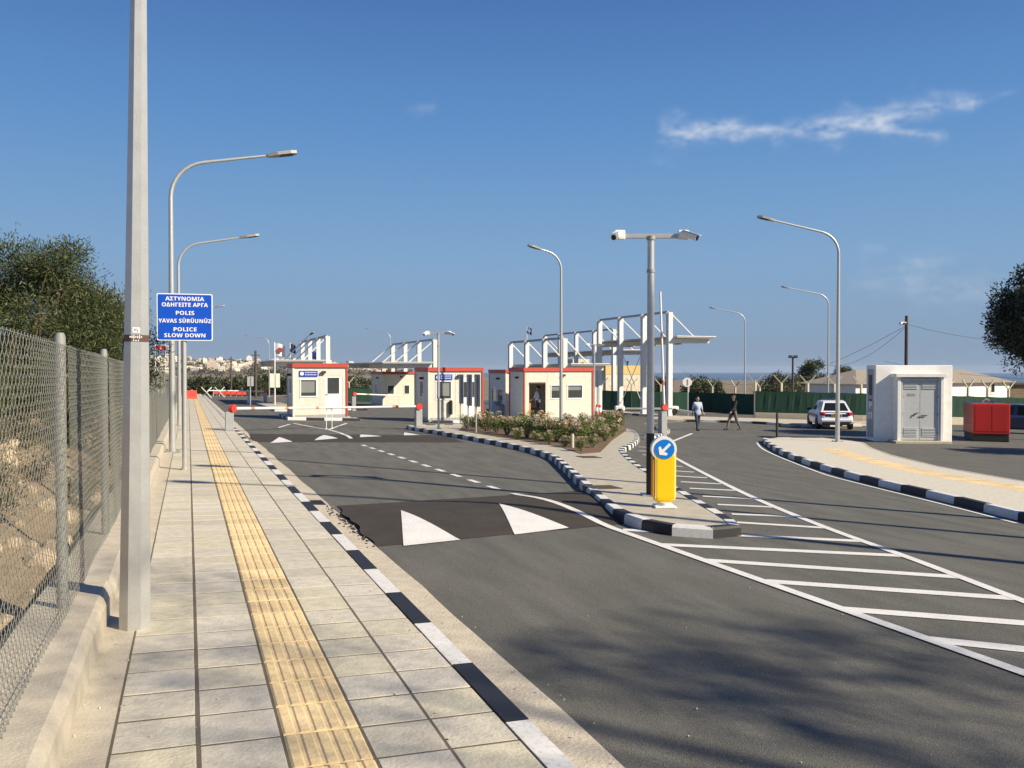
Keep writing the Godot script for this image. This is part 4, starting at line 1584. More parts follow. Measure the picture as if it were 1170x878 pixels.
# spec: front openings [x0,y0,x1,y1,kind,blind]; side openings likewise on the left wall
func cabin(base: Vector3, w: float, d: float, h: float, label: String, front: Array, side: Array, sign := false, posts := true, group := "white prefabricated cabins with red trim") -> Node3D:
	var o := thing("cabin", label, "cabin", base, 0.0, group)
	var body := h - 0.22
	var fl := MB.new()
	fl.cbox(Vector3(0, 0.04, -d / 2), Vector3(w, 0.2, d), 0.01)
	part(o, "floor_frame", fl, mats.grey_steel)
	var y0 := 0.14
	var fw := part(o, "front_wall", wall_with_holes(w, body - y0, 0.06, front), mats.cabin)
	fw.position = Vector3(0, y0, 0)
	var lw := part(o, "left_wall", wall_with_holes(d - 0.13, body - y0, 0.06, side), mats.cabin)
	lw.transform = Transform3D(Basis(Vector3.UP, -PI / 2), Vector3(-w / 2, y0, -d / 2))
	var rw := part(o, "right_wall", wall_with_holes(d - 0.13, body - y0, 0.06, []), mats.cabin)
	rw.transform = Transform3D(Basis(Vector3.UP, PI / 2), Vector3(w / 2, y0, -d / 2))
	var bw := part(o, "back_wall", wall_with_holes(w, body - y0, 0.06, []), mats.cabin)
	bw.transform = Transform3D(Basis(Vector3.UP, PI), Vector3(0, y0, -d))
	var rf := MB.new()
	rf.cbox(Vector3(0, body + 0.05, -d / 2), Vector3(w - 0.08, 0.1, d - 0.08), 0.01)
	part(o, "roof", rf, mats.grey_steel)
	for e in [[Vector3(0, body + 0.115, 0.02), Vector3(w + 0.12, 0.21, 0.1)], [Vector3(0, body + 0.115, -d - 0.02), Vector3(w + 0.12, 0.21, 0.1)], [Vector3(-w / 2 - 0.01, body + 0.115, -d / 2), Vector3(0.1, 0.206, d - 0.06)], [Vector3(w / 2 + 0.01, body + 0.115, -d / 2), Vector3(0.1, 0.206, d - 0.06)]]:
		var fa := MB.new()
		fa.cbox(e[0], e[1], 0.012)
		part(o, "roof_fascia", fa, mats.red_trim)
	for sx in [-1, 1]:
		for z in [0.0, -d]:
			var cp := MB.new()
			cp.cbox(Vector3(sx * (w / 2 + 0.004), body / 2 + 0.02, z + (0.004 if z == 0.0 else -0.004)), Vector3(0.085, body - 0.06, 0.085), 0.012)
			part(o, "corner_post", cp, mats.red_trim if (posts and (sx > 0 or w > 3)) else mats.cabin)
	for q in front:
		if q[4] == "window":
			window_unit(o, q, Transform3D(Basis(), Vector3(0, y0, 0)), q[5])
		elif q[4] == "door":
			# door leaf with its own window, closed
			var dm := wall_with_holes(q[2] - q[0] - 0.02, q[3] - q[1] - 0.01, 0.04, [[-0.28, 0.98, 0.28, 1.75]])
			var leaf := part(o, "door", dm, mats.white)
			leaf.position = Vector3((q[0] + q[2]) / 2, y0 + q[1], -0.012)
			var pn := MB.new()
			pn.quad(Vector3(-0.28, 0.98, -0.02), Vector3(0.28, 0.98, -0.02), Vector3(0.28, 1.75, -0.02), Vector3(-0.28, 1.75, -0.02), Vector3(0, 0, 1))
			part(leaf, "pane", pn, mats.glass)
			var hn := MB.new()
			hn.rod(Vector3(-0.36, 0.95, 0.04), Vector3(-0.26, 0.95, 0.04), 0.012, 8)
			hn.rod(Vector3(-0.36, 0.95, 0.0), Vector3(-0.36, 0.95, 0.045), 0.012, 8)
			part(leaf, "handle", hn, mats.dark)
		elif q[4] == "open":
			var leaf2 := MB.new()
			leaf2.cbox(Vector3(q[0] + 0.03, y0 + (q[1] + q[3]) / 2, -0.48), Vector3(0.04, q[3] - q[1] - 0.02, 0.8), 0.008)
			part(o, "door", leaf2, mats.white)
			var jm := MB.new()
			jm.cbox(Vector3((q[0] + q[2]) / 2, y0 + q[3] - 0.05, -0.012), Vector3(q[2] - q[0], 0.09, 0.03), 0.005)
			part(o, "door_head", jm, mats.dark)
	for q in side:
		window_unit(o, q, Transform3D(Basis(Vector3.UP, -PI / 2), Vector3(-w / 2, y0, -d / 2)), q[5])
	if sign:
		var sg := MB.new()
		sg.cbox(Vector3(-w * 0.22, body - 0.27, 0.03), Vector3(0.86, 0.28, 0.03), 0.005)
		var sn := part(o, "blue_sign", sg, mats.blue_sign)
		var em := MB.new()
		em.plate(disc(0.09, 16), Vector3(-w * 0.22 - 0.31, body - 0.27, 0.046), 0.004)
		part(sn, "emblem", em, mats.letter)
		var pr := MB.new()
		for k in 2:
			for j in 8:
				pr.box(Vector3(-w * 0.22 - 0.14 + 0.068 * j, body - 0.21 - 0.11 * k, 0.0465), Vector3(0.038, 0.045, 0.003))
		part(sn, "print", pr, mats.letter)
	var seams := int(w / 1.15)
	for i in range(1, seams):
		var sx := -w / 2 + w * i / seams
		var clear := true
		for q in front:
			if sx > q[0] - 0.1 and sx < q[2] + 0.1:
				clear = false
		if clear:
			var sm := MB.new()
			sm.cbox(Vector3(sx, y0 + (body - y0) / 2, 0.004), Vector3(0.035, body - y0 - 0.02, 0.012), 0.003)
			part(o, "seam_strip", sm, mats.cabin)
	# flood lights
	for e in [[Vector3(w * 0.06, body - 0.2, 0.1), 0.0], [Vector3(-w / 2 - 0.1, body - 0.32, -d * 0.4), 0.0]]:
		var lm := MB.new()
		lm.cbox(e[0], Vector3(0.2, 0.12, 0.12), 0.01)
		part(o, "flood_light", lm, mats.dark)
	return o


func build_cabins() -> void:
	# the single front cabin
	var s := 41.0
	var l := across(335, s)
	var r := across(396, s)
	var c := (l + r) / 2
	var w := r - l
	var b := ground(c, s, 0.13)
	var h := height_at(415.5, c, s) - b.y
	var k := w / 61.0
	var x := func(px): return (px - 365.5) * k
	var y := func(py): return height_at(py, c, s) - b.y - 0.14
	cabin(b, w, 2.3, h, "single white cabin with blue sign and red corner behind the lowered booms", [[x.call(343), y.call(453), x.call(361), y.call(434), "window", 0.62], [x.call(370), 0.02, x.call(391), y.call(430), "door", 0.0]], [[-0.4, 1.0, 0.4, 1.75, "window", 0.0]], true)
	# the second cabin
	s = 40.0
	l = across(489.6, s)
	r = across(551, s)
	c = (l + r) / 2
	w = r - l
	b = ground(c, s, 0.13)
	h = height_at(420, c, s) - b.y
	var k2 := w / 61.4
	var x2 := func(px): return (px - 520.3) * k2
	var y2 := func(py): return height_at(py, c, s) - b.y - 0.14
	var o := cabin(b, w, 2.5, h, "white cabin with blue sign behind the three narrow sign backs", [[x2.call(498), y2.call(456), x2.call(515), y2.call(436), "window", 0.72], [x2.call(529), 0.02, x2.call(542), y2.call(431), "door", 0.0]], [[-0.35, 1.0, 0.35, 1.8, "window", 0.0]], true)
	var ex := MB.new()
	ex.tube([Vector3(x2.call(514), 0.3, 0.1), Vector3(x2.call(514), 0.95, 0.1), Vector3(x2.call(514), 1.0, 0.1)], [0.09, 0.09, 0.05], 12)
	part(o, "fire_extinguisher", ex, mats.black)
	# the open cabin with the officer
	s = 42.6
	l = across(599, s)
	r = across(677, s)
	c = (l + r) / 2
	w = r - l
	b = ground(c, s, 0.13)
	h = height_at(420.5, c, s) - b.y
	var k3 := w / 78.0
	var x3 := func(px): return (px - 638.0) * k3
	var y3 := func(py): return height_at(py, c, s) - b.y - 0.14
	cabin(b, w, 2.2, h, "wide white cabin with open door behind the oleander bed", [[x3.call(604), 0.0, x3.call(623), y3.call(437), "open", 0.0], [x3.call(629), y3.call(455.5), x3.call(640), y3.call(440.5), "window", 0.3], [x3.call(648), y3.call(455.5), x3.call(665), y3.call(440.5), "window", 0.28]], [])
	open_cabin = Vector3(c, b.y, -s)
	var desk := MB.new()
	desk.cbox(Vector3(x3.call(607.5), 0.14 + 0.4, -0.9), Vector3(0.42, 0.8, 0.5), 0.02)
	single("desk", desk, mats.orange_box, "orange-brown desk inside the open cabin's doorway", "desk", b)
	var ch := thing("office_chair", "dark chair standing inside the open cabin", "chair", b + Vector3(x3.call(619), 0.14, -0.95))
	var cm := MB.new()
	cm.cbox(Vector3(0, 0.46, 0), Vector3(0.46, 0.08, 0.46), 0.02)
	part(ch, "seat", cm, mats.dark)
	var cb := MB.new()
	cb.cbox(Vector3(0.2, 0.85, 0), Vector3(0.07, 0.6, 0.42), 0.03)
	part(ch, "backrest", cb, mats.dark)
	var cl := MB.new()
	cl.rod(Vector3(0, 0.06, 0), Vector3(0, 0.44, 0), 0.03, 8)
	for q in 5:
		cl.rod(Vector3(0, 0.08, 0), Vector3(cos(TAU * q / 5) * 0.28, 0.04, sin(TAU * q / 5) * 0.28), 0.02, 6)
	part(ch, "base", cl, mats.dark)
	# cabin between the two
	s = 46.5
	l = across(578, s)
	r = across(628, s)
	c = (l + r) / 2
	b = ground(c, s, 0.0)
	h = height_at(422.5, c, s) - b.y
	var o4 := cabin(b, r - l, 2.9, h, "white cabin seen on its shaded side between the open cabin and the sign backs", [], [[-1.0, 0.9, -0.25, 1.7, "window", 0.0], [0.05, 0.85, 0.95, 1.65, "window", 0.0]], false, false)
	# distant cabin
	s = 70.5
	l = across(437.5, s)
	r = across(474, s)
	c = (l + r) / 2
	b = ground(c, s, 0.0)
	h = height_at(425, c, s) - b.y
	var k5 := (r - l) / 36.5
	cabin(b, r - l, 4.6, h, "distant white cabin under the second canopy's roof slab", [[-1.0, 0.95, -0.45, 1.7, "window", 0.0], [0.45, 0.95, 0.9, 1.7, "window", 0.0]], [[-0.8, 0.9, 0.2, 1.8, "window", 0.4]], false, false)
	# litter bins and dark boxes between the cabins
	for q in [[568.5, 478, 0.5, 0.95], [577, 478.5, 1.1, 0.8]]:
		var p := spot(q[0], q[1], 0.0)
		var bm := thing("cabinet", ["low grey cabinet beside the shaded cabin, the slim one", "low grey cabinet beside the shaded cabin, the wide one"][0 if q[2] < 0.8 else 1], "cabinet", ground(p.x, p.y), 0.0, "grey cabinets between the cabins")
		var bb := MB.new()
		bb.cbox(Vector3(0, q[3] / 2, 0), Vector3(q[2], q[3], 0.5), 0.02)
		part(bm, "case", bb, mats.grey_steel)
		var ld := MB.new()
		ld.cbox(Vector3(0, q[3] + 0.02, 0), Vector3(q[2] + 0.05, 0.04, 0.54), 0.01)
		part(bm, "lid", ld, mats.galv_dull)
	for q in [[589.5, 480.5], [594, 481]]:
		var p := spot(q[0], q[1], 0.0)
		var eo := thing("gas_cylinder", "black gas cylinder standing at the corner of the open cabin", "cylinder", ground(p.x, p.y), 0.0, "black cylinders by the open cabin")
		var em := MB.new()
		em.lathe(Vector3.ZERO, [Vector2(0.12, 0.0), Vector2(0.13, 0.03), Vector2(0.13, 0.7), Vector2(0.11, 0.8), Vector2(0.05, 0.86), Vector2(0.05, 0.92), Vector2(0.0, 0.93)], 14)
		part(eo, "body", em, mats.black)
		var ev := MB.new()
		ev.rod(Vector3(0, 0.9, 0), Vector3(0, 1.0, 0), 0.04, 8)
		part(eo, "valve", ev, mats.dark)


var open_cabin := Vector3.ZERO


# ---------------------------------------------------------------- canopies
# columns stand in a row along the lane; the roof slab hangs to one side on slanting rods
func canopy(label: String, t: float, s0: float, n: int, step: float, slab_h: float, top_h: float, side: float, reach: float, cw := 0.34, brace := 1, hang := 0.62) -> void:
	var o := thing("canopy", label, "canopy", ground(t, s0), 0.0, "steel lane canopies hung on slanting rods")
	var yb := o.position.y
	for i in n:
		var s := s0 + step * i
		var g := gh(t, s) - yb
		var z := -step * i
		var m := MB.new()
		# an I-shaped column
		m.box(Vector3(0, (top_h + g) / 2, z + cw / 2 - 0.02), Vector3(cw * 0.9, top_h - g, 0.03))
		m.box(Vector3(0, (top_h + g) / 2, z - cw / 2 + 0.02), Vector3(cw * 0.9, top_h - g, 0.03))
		m.box(Vector3(0, (top_h + g) / 2, z), Vector3(cw * 0.55, top_h - g - 0.01, cw - 0.07))
		m.cbox(Vector3(0, g + 0.02, z), Vector3(cw + 0.2, 0.04, cw + 0.2), 0.008)
		part(o, "column", m, mats.white_steel)
		var rd := MB.new()
		rd.tube([Vector3(side * cw * 0.4, top_h - 0.12, z), Vector3(side * reach * hang, slab_h + 0.2, z)], [0.055, 0.055], 8)
		part(o, "tie_rod", rd, mats.white_steel)
		var br := MB.new()
		br.beam(Vector3(side * cw * 0.5, slab_h - 0.02, z), Vector3(side * (reach - 0.12), slab_h + 0.03, z), 0.14, 0.34, 0.01)
		part(o, "roof_bracket", br, mats.white_steel)
		if i < n - 1:
			var tb := MB.new()
			tb.beam(Vector3(0, top_h + 0.03, z - cw / 2), Vector3(0, top_h + 0.03, z - step + cw / 2), 0.16, 0.16, 0.008)
			part(o, "top_beam", tb, mats.grey_steel)
	if brace > 0:
		var z0 := -step * brace
		var z1 := -step * (brace + 1)
		for e in [[0.5, slab_h - 0.5], [slab_h - 0.5, 0.5]]:
			var bm := MB.new()
			bm.rod(Vector3(0.03 if e[0] < 1.0 else -0.03, e[0], z0), Vector3(0.03 if e[0] < 1.0 else -0.03, e[1], z1), 0.028, 6)
			part(o, "brace", bm, mats.white_steel)
	var rs := MB.new()
	var x0 := side * cw * 0.7
	var x1 := side * reach
	rs.cbox(Vector3((x0 + x1) / 2, slab_h + 0.24, -step * (n - 1) / 2.0), Vector3(absf(x1 - x0), 0.13, step * (n - 1) + 1.2), 0.01)
	part(o, "roof_slab", rs, mats.grey_steel)
	var ed := MB.new()
	ed.cbox(Vector3((x0 + x1) / 2, slab_h + 0.30, step * 0.0 + 0.625), Vector3(absf(x1 - x0) + 0.1, 0.06, 0.05), 0.006)
	ed.cbox(Vector3(x1, slab_h + 0.30, -step * (n - 1) / 2.0), Vector3(0.05, 0.06, step * (n - 1) + 1.2), 0.006)
	part(o, "roof_edge", ed, mats.white_steel)
	for i in n - 1:
		var lm := MB.new()
		lm.tube([Vector3(side * reach * 0.55, slab_h + 0.17, -step * (i + 0.5)), Vector3(side * reach * 0.55, slab_h - 0.05, -step * (i + 0.5)), Vector3(side * reach * 0.55, slab_h - 0.18, -step * (i + 0.5))], [0.06, 0.08, 0.3], 14)
		part(o, "hanging_lamp", lm, mats.dark)


func build_canopies() -> void:
	var yh := func(py, t, s): return height_at(py, t, s) - gh(t, s)
	canopy("far left lane canopy beside the white flag, roof hung to the left", 9.9, 64.7, 4, 5.0, yh.call(416.5, 9.9, 64.7), yh.call(384.5, 9.9, 64.7), -1.0, 3.9, 0.36, 1, 0.5)
	canopy("second lane canopy behind the cabins, roof hung to the left over the far cabin", 18.6, 65.6, 4, 5.0, yh.call(418.5, 18.6, 65.6), yh.call(388.5, 18.6, 65.6), -1.0, 4.4, 0.38, 1, 0.52)
	canopy("centre lane canopy rising behind the open cabin, roof hung to the right", 23.4, 51.0, 4, 3.35, yh.call(421.0, 23.4, 51.0), yh.call(387.0, 23.4, 51.0), 1.0, 3.0, 0.33, 0)
	canopy("tall canopy behind the centre one with five columns, roof hung to the right", 36.4, 68.5, 5, 4.0, yh.call(403.5, 36.4, 68.5), yh.call(376.5, 36.4, 68.5), 1.0, 3.4, 0.36)
	canopy("tall truck canopy beside the raised boom, roof hung to the right", 30.8, 49.9, 4, 3.5, yh.call(389.5, 30.8, 49.9), yh.call(357.0, 30.8, 49.9), 1.0, 3.3, 0.36)


# ---------------------------------------------------------------- kiosk, generator, vehicles
func build_kiosk() -> void:
	var s := 26.0
	# the kiosk is turned a little so that its front and its left side both show
	var a := spot(1000, 505)
	var o := thing("transformer_kiosk", "white block kiosk with grey louvred double door beside the red generator", "kiosk", ground(a.x, a.y), 0.0)
	var k := depth_of(a.x, a.y) / FOCAL
	# local axes: x along the front face as seen in the photograph
	o.rotation.y = -yaw - 0.10
	var w := 84.0 * k
	var h := 87.5 * k
	var d := 1.15
	var m := MB.new()
	m.cbox(Vector3(w / 2, h / 2, -d / 2), Vector3(w, h, d), 0.02)
	part(o, "body", m, mats.white_wall)
	# projecting door surround
	var px := func(x): return (x - 999.0) * k
	var f0: float = px.call(1018)
	var f1: float = px.call(1068)
	var fh := 74.0 * k
	var dep := 0.55
	for e in [[Vector3(f0 + 0.06, fh / 2, dep / 2), Vector3(0.12, fh - 0.004, dep)], [Vector3(f1 - 0.06, fh / 2, dep / 2), Vector3(0.12, fh - 0.004, dep)], [Vector3((f0 + f1) / 2, fh + 0.07, dep / 2 + 0.04), Vector3(f1 - f0 + 0.16, 0.14, dep + 0.08)]]:
		var fm := MB.new()
		fm.cbox(e[0], e[1], 0.01)
		part(o, "door_surround", fm, mats.white_wall)
	var st := MB.new()
	st.cbox(Vector3((f0 + f1) / 2, 0.05, dep / 2 + 0.1), Vector3(f1 - f0 + 0.35, 0.1, dep + 0.5), 0.01)
	part(o, "step", st, mats.concrete)
	var x0 := f0 + 0.2
	var x1 := f1 - 0.2
	var fr := MB.new()
	for e in [x0 - 0.04, x1 + 0.04]:
		fr.cbox(Vector3(e, fh / 2 + 0.04, dep - 0.08), Vector3(0.08, fh - 0.1, 0.1), 0.008)
	fr.cbox(Vector3((x0 + x1) / 2, fh - 0.09, dep - 0.08), Vector3(x1 - x0 + 0.0, 0.1, 0.1), 0.008)
	part(o, "door_frame", fr, mats.grey_door)
	for i in 2:
		var mid := (x0 + x1) / 2
		var l := (x0 if i == 0 else mid + 0.006)
		var r := (mid - 0.006 if i == 0 else x1)
		var top := fh - 0.145
		var lf := MB.new()
		lf.cbox(Vector3((l + r) / 2, 0.12 + (top - 0.12) / 2, dep - 0.11), Vector3(r - l, top - 0.12, 0.04), 0.006)
		var leaf := part(o, "door", lf, mats.grey_door)
		for band in [[0.28, 6], [top - 0.30, 4]]:
			for q in band[1]:
				var lv := MB.new()
				lv.cbox(Vector3((l + r) / 2, band[0] + q * 0.062, dep - 0.083), Vector3((r - l) * 0.78, 0.012, 0.045), 0.002, Basis(Vector3.RIGHT, 0.6))
				part(leaf, "louvre", lv, mats.grey_door)
		var hn := MB.new()
		if i == 0:
			hn.tube([Vector3(r - 0.26, 1.05, dep - 0.06), Vector3(r - 0.2, 1.17, dep - 0.05), Vector3(r - 0.06, 1.2, dep - 0.05)], [0.018, 0.018, 0.018], 8)
		else:
			hn.rod(Vector3(l + 0.02, 1.1, dep - 0.05), Vector3(l + 0.26, 1.1, dep - 0.05), 0.02, 8)
		part(leaf, "handle", hn, mats.dark)
		if i == 0:
			var pl := MB.new()
			pl.cbox(Vector3((l + r) / 2 + 0.02, top - 0.55, dep - 0.086), Vector3(0.3, 0.1, 0.008), 0.002)
			part(leaf, "name_plate", pl, mats.galv_dull)
		for y in [0.35, 1.1, 1.8]:
			var hg := MB.new()
			hg.rod(Vector3(l if i == 0 else r, y, dep - 0.06), Vector3(l if i == 0 else r, y + 0.1, dep - 0.06), 0.018, 8)
			part(leaf, "hinge", hg, mats.dark)
	# lettering and conduit on the left side
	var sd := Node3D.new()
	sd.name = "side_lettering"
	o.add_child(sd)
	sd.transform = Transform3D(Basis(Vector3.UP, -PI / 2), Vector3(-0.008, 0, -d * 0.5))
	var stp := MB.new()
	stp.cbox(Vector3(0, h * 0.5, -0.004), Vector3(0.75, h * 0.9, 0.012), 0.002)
	part(sd, "sign_strip", stp, mats.grey_steel)  # grey backing for the letters; its colour also stands in for the side's shade
	lettering(sd, "P", Vector3(0.0, h * 0.47, 0.006), 0.28, mats.letter, 2.2)
	lettering(sd, "Π", Vector3(0.0, h * 0.33, 0.006), 0.28, mats.letter, 2.2)
	var bar := MB.new()
	bar.cbox(Vector3(0, h * 0.74, 0.0), Vector3(0.4, h * 0.27, 0.03), 0.004)
	bar.cbox(Vector3(0, h * 0.54, 0.0), Vector3(0.4, 0.06, 0.03), 0.004)
	part(sd, "side_vent", bar, mats.dark)


func build_generator() -> void:
	var a := spot(1112, 504.5)
	var o := thing("generator", "red box generator on a black skid beside the white kiosk", "generator", ground(a.x, a.y), -yaw - 0.30)
	var k := depth_of(a.x, a.y) / FOCAL
	var w := 37.5 * k
	var d := 1.9
	var h := 44.0 * k
	var sk := MB.new()
	sk.cbox(Vector3(w / 2, h * 0.10, -d / 2), Vector3(w - 0.06, h * 0.18, d - 0.06), 0.01)
	part(o, "skid", sk, mats.black)
	for z in [-0.2, -d + 0.2]:
		var ft := MB.new()
		ft.cbox(Vector3(w / 2, 0.02, z), Vector3(w + 0.02, 0.05, 0.16), 0.005)
		part(o, "foot", ft, mats.black)
	var m := MB.new()
	m.cbox(Vector3(w / 2, h * 0.585, -d / 2), Vector3(w, h * 0.79, d), 0.03)
	part(o, "housing", m, mats.red_paint)
	for i in 2:
		var dm := MB.new()
		dm.cbox(Vector3(w * (0.27 + 0.46 * i), h * 0.6, 0.004), Vector3(w * 0.42, h * 0.66, 0.02), 0.006)
		part(o, "door_panel", dm, mats.red_paint)
	var sp := MB.new()
	for i in 5:
		sp.cbox(Vector3(-0.006, h * (0.45 + 0.07 * i), -d / 2), Vector3(0.02, 0.04, d * 0.6), 0.004)
	part(o, "side_louvre", sp, mats.red_trim)
	var ex := MB.new()
	ex.tube([Vector3(w * 0.35, h * 0.97, -0.5), Vector3(w * 0.35, h * 1.05, -0.5), Vector3(w * 0.43, h * 1.08, -0.5), Vector3(w * 0.52, h * 1.04, -0.5)], [0.05, 0.05, 0.05, 0.05], 10)
	part(o, "exhaust", ex, mats.galv)
	var ey := MB.new()
	ey.tube([Vector3(w * 0.6, h * 0.98, -d / 2), Vector3(w * 0.6, h * 1.03, -d / 2), Vector3(w * 0.7, h * 1.03, -d / 2), Vector3(w * 0.7, h * 0.98, -d / 2)], [0.025, 0.025, 0.025, 0.025], 8)
	part(o, "lifting_eye", ey, mats.galv_dull)


# a hatchback; local -z is forward, origin between the wheels on the ground
func car(base: Vector3, turn: float, label: String, called: String, paint: Material, police: bool) -> void:
	var o := thing(called, label, "car", base, turn)
	# body sections along the length: z, half width, sill, belt, belt half width
	var sec := [[2.06, 0.66, 0.34, 0.62, 0.6], [2.0, 0.78, 0.26, 0.80, 0.70], [1.7, 0.87, 0.22, 0.93, 0.78], [1.0, 0.895, 0.20, 0.93, 0.80], [0.0, 0.90, 0.20, 0.91, 0.81], [-0.9, 0.895, 0.20, 0.89, 0.79], [-1.5, 0.87, 0.22, 0.83, 0.74], [-1.95, 0.78, 0.26, 0.72, 0.66], [-2.12, 0.60, 0.34, 0.58, 0.52]]
	sec = sec.map(func(q): return [-q[0], q[1], q[2], q[3], q[4]])
	# after this z runs forward negative to rear positive: flip so the rear looks at +z
	var m := MB.new()
	var rings := []
	for q in sec:
		var z: float = -q[0]
		var w: float = q[1]
		var b: float = q[4]
		var pts := [Vector3(-w * 0.8, q[2], z), Vector3(-w * 0.97, q[2] + 0.08, z), Vector3(-w, lerpf(q[2], q[3], 0.5), z), Vector3(-w * 0.985, q[3] - 0.09, z), Vector3(-b, q[3], z), Vector3(0, q[3] + 0.02, z), Vector3(b, q[3], z), Vector3(w * 0.985, q[3] - 0.09, z), Vector3(w, lerpf(q[2], q[3], 0.5), z), Vector3(w * 0.97, q[2] + 0.08, z), Vector3(w * 0.8, q[2], z)]
		rings.append(pts)
	for i in rings.size() - 1:
		for k in 11:
			var k2 := (k + 1) % 11
			var c: Vector3 = (rings[i][k] + rings[i][k2] + rings[i + 1][k] + rings[i + 1][k2]) / 4.0
			m.quad(rings[i][k], rings[i][k2], rings[i + 1][k2], rings[i + 1][k], c - Vector3(0, 0.5, c.z))
	for e in [0, rings.size() - 1]:
		for k in range(1, 10):
			m.tri(rings[e][0], rings[e][k], rings[e][k + 1], Vector3(0, 0, rings[e][0].z))
	part(o, "body", m, paint)
	# greenhouse
	var g := MB.new()
	var low := [[-0.74, 0.90, 1.92], [0.74, 0.90, 1.92], [0.78, 0.89, 0.6], [0.74, 0.87, -1.05], [-0.74, 0.87, -1.05], [-0.78, 0.89, 0.6]]
	var top := [[-0.53, 1.43, 1.42], [0.53, 1.43, 1.42], [0.585, 1.475, 0.55], [0.54, 1.42, -0.25], [-0.54, 1.42, -0.25], [-0.585, 1.475, 0.55]]
	var lo := low.map(func(q): return Vector3(q[0], q[1], q[2]))
	var hi := top.map(func(q): return Vector3(q[0], q[1], q[2]))
	for i in 6:
		var j := (i + 1) % 6
		g.quad(lo[i], lo[j], hi[j], hi[i], (lo[i] + lo[j]) / 2.0 - Vector3(0, 0.9, 0.4))
	g.quad(hi[0], hi[1], hi[2], hi[5], Vector3.UP)
	g.quad(hi[5], hi[2], hi[3], hi[4], Vector3.UP)
	part(o, "roof", g, paint)
	var names := ["rear_window", "side_window", "side_window", "windscreen", "side_window", "side_window"]
	for i in 6:
		var j := (i + 1) % 6
		var wm := MB.new()
		var c: Vector3 = (lo[i] + lo[j] + hi[i] + hi[j]) / 4.0
		var nn: Vector3 = (lo[j] - lo[i]).cross(hi[i] - lo[i]).normalized()
		if nn.dot(c - Vector3(0, 1.1, 0.3)) < 0:
			nn = -nn
		var p := []
		for q in [lo[i].lerp(lo[j], 0.07).lerp(hi[i].lerp(hi[j], 0.07), 0.12), lo[i].lerp(lo[j], 0.93).lerp(hi[i].lerp(hi[j], 0.93), 0.12), lo[i].lerp(lo[j], 0.92).lerp(hi[i].lerp(hi[j], 0.92), 0.86), lo[i].lerp(lo[j], 0.08).lerp(hi[i].lerp(hi[j], 0.08), 0.86)]:
			p.append(q + nn * 0.006)
		wm.quad(p[0], p[1], p[2], p[3], nn)
		part(o, names[i], wm, mats.dark_glass)
	# wheels
	for sx in [-1.0, 1.0]:
		for z in [1.32, -1.32]:
			var ty := MB.new()
			ty.lathe(Vector3(sx * 0.80, 0.31, z), [Vector2(0.20, -0.1), Vector2(0.29, -0.1), Vector2(0.31, -0.07), Vector2(0.31, 0.07), Vector2(0.29, 0.1), Vector2(0.20, 0.1)], 20, Basis(Vector3.FORWARD, PI / 2))
			var w := part(o, "wheel", ty, mats.rubber)
			var rm := MB.new()
			rm.rod(Vector3(sx * 0.80, 0.31, z), Vector3(sx * 0.885, 0.31, z), 0.2, 16)
			part(w, "rim", rm, mats.galv)
			var ar := MB.new()
			ar.rod(Vector3(sx * 0.70, 0.33, z), Vector3(sx * 0.888, 0.33, z), 0.36, 20)
			part(o, "wheel_arch", ar, mats.black)
	# rear
	for sx in [-1.0, 1.0]:
		var tl := MB.new()
		tl.cbox(Vector3(sx * 0.66, 0.80, 1.93), Vector3(0.28, 0.20, 0.24), 0.05, Basis(Vector3.UP, sx * 0.5))
		part(o, "tail_light", tl, mats.tail)
		var hl := MB.new()
		hl.cbox(Vector3(sx * 0.62, 0.66, -1.93), Vector3(0.32, 0.14, 0.2), 0.04, Basis(Vector3.UP, -sx * 0.5))
		part(o, "headlight", hl, mats.chrome)
		var mr := MB.new()
		mr.cbox(Vector3(sx * 0.98, 0.98, -0.55), Vector3(0.2, 0.14, 0.1), 0.03)
		mr.rod(Vector3(sx * 0.78, 0.93, -0.55), Vector3(sx * 0.95, 0.95, -0.55), 0.025, 6)
		part(o, "wing_mirror", mr, mats.black)
	var bp := MB.new()
	bp.cbox(Vector3(0, 0.47, 1.98), Vector3(1.6, 0.22, 0.3), 0.07)
	part(o, "rear_bumper", bp, paint)
	var df := MB.new()
	df.cbox(Vector3(0, 0.31, 2.0), Vector3(1.36, 0.14, 0.26), 0.04)
	part(o, "diffuser", df, mats.black)
	var pl := MB.new()
	pl.cbox(Vector3(0, 0.73, 2.065), Vector3(0.52, 0.115, 0.02), 0.004)
	var pp := part(o, "number_plate", pl, mats.plate)
	var ch := MB.new()
	for q in 6:
		ch.box(Vector3(-0.19 + 0.076 * q, 0.73, 2.077), Vector3(0.04, 0.07, 0.003))
	part(pp, "print", ch, mats.dark)
	if police:
		var bd := MB.new()
		bd.cbox(Vector3(0, 0.73, 2.03), Vector3(1.1, 0.16, 0.05), 0.01)
		part(o, "blue_band", bd, mats.stripe_blue)
		for sx in [-1.0, 1.0]:
			var sb := MB.new()
			sb.cbox(Vector3(sx * 0.895, 0.68, 0.2), Vector3(0.024, 0.14, 3.0), 0.004)
			part(o, "blue_band", sb, mats.stripe_blue)
		var em := MB.new()
		em.plate(disc(0.05, 12), Vector3(0, 0.88, 2.0), 0.03)
		part(o, "badge", em, mats.chrome)
		var lb := MB.new()
		lb.cbox(Vector3(0, 1.515, 0.5), Vector3(0.95, 0.06, 0.22), 0.02)
		part(o, "light_bar", lb, mats.stripe_blue)
		var lm := MB.new()
		for sx in [-1.0, 1.0]:
			lm.box(Vector3(sx * 0.4, 1.475, 0.5), Vector3(0.06, 0.04, 0.2))
		part(o, "light_bar_foot", lm, mats.dark)


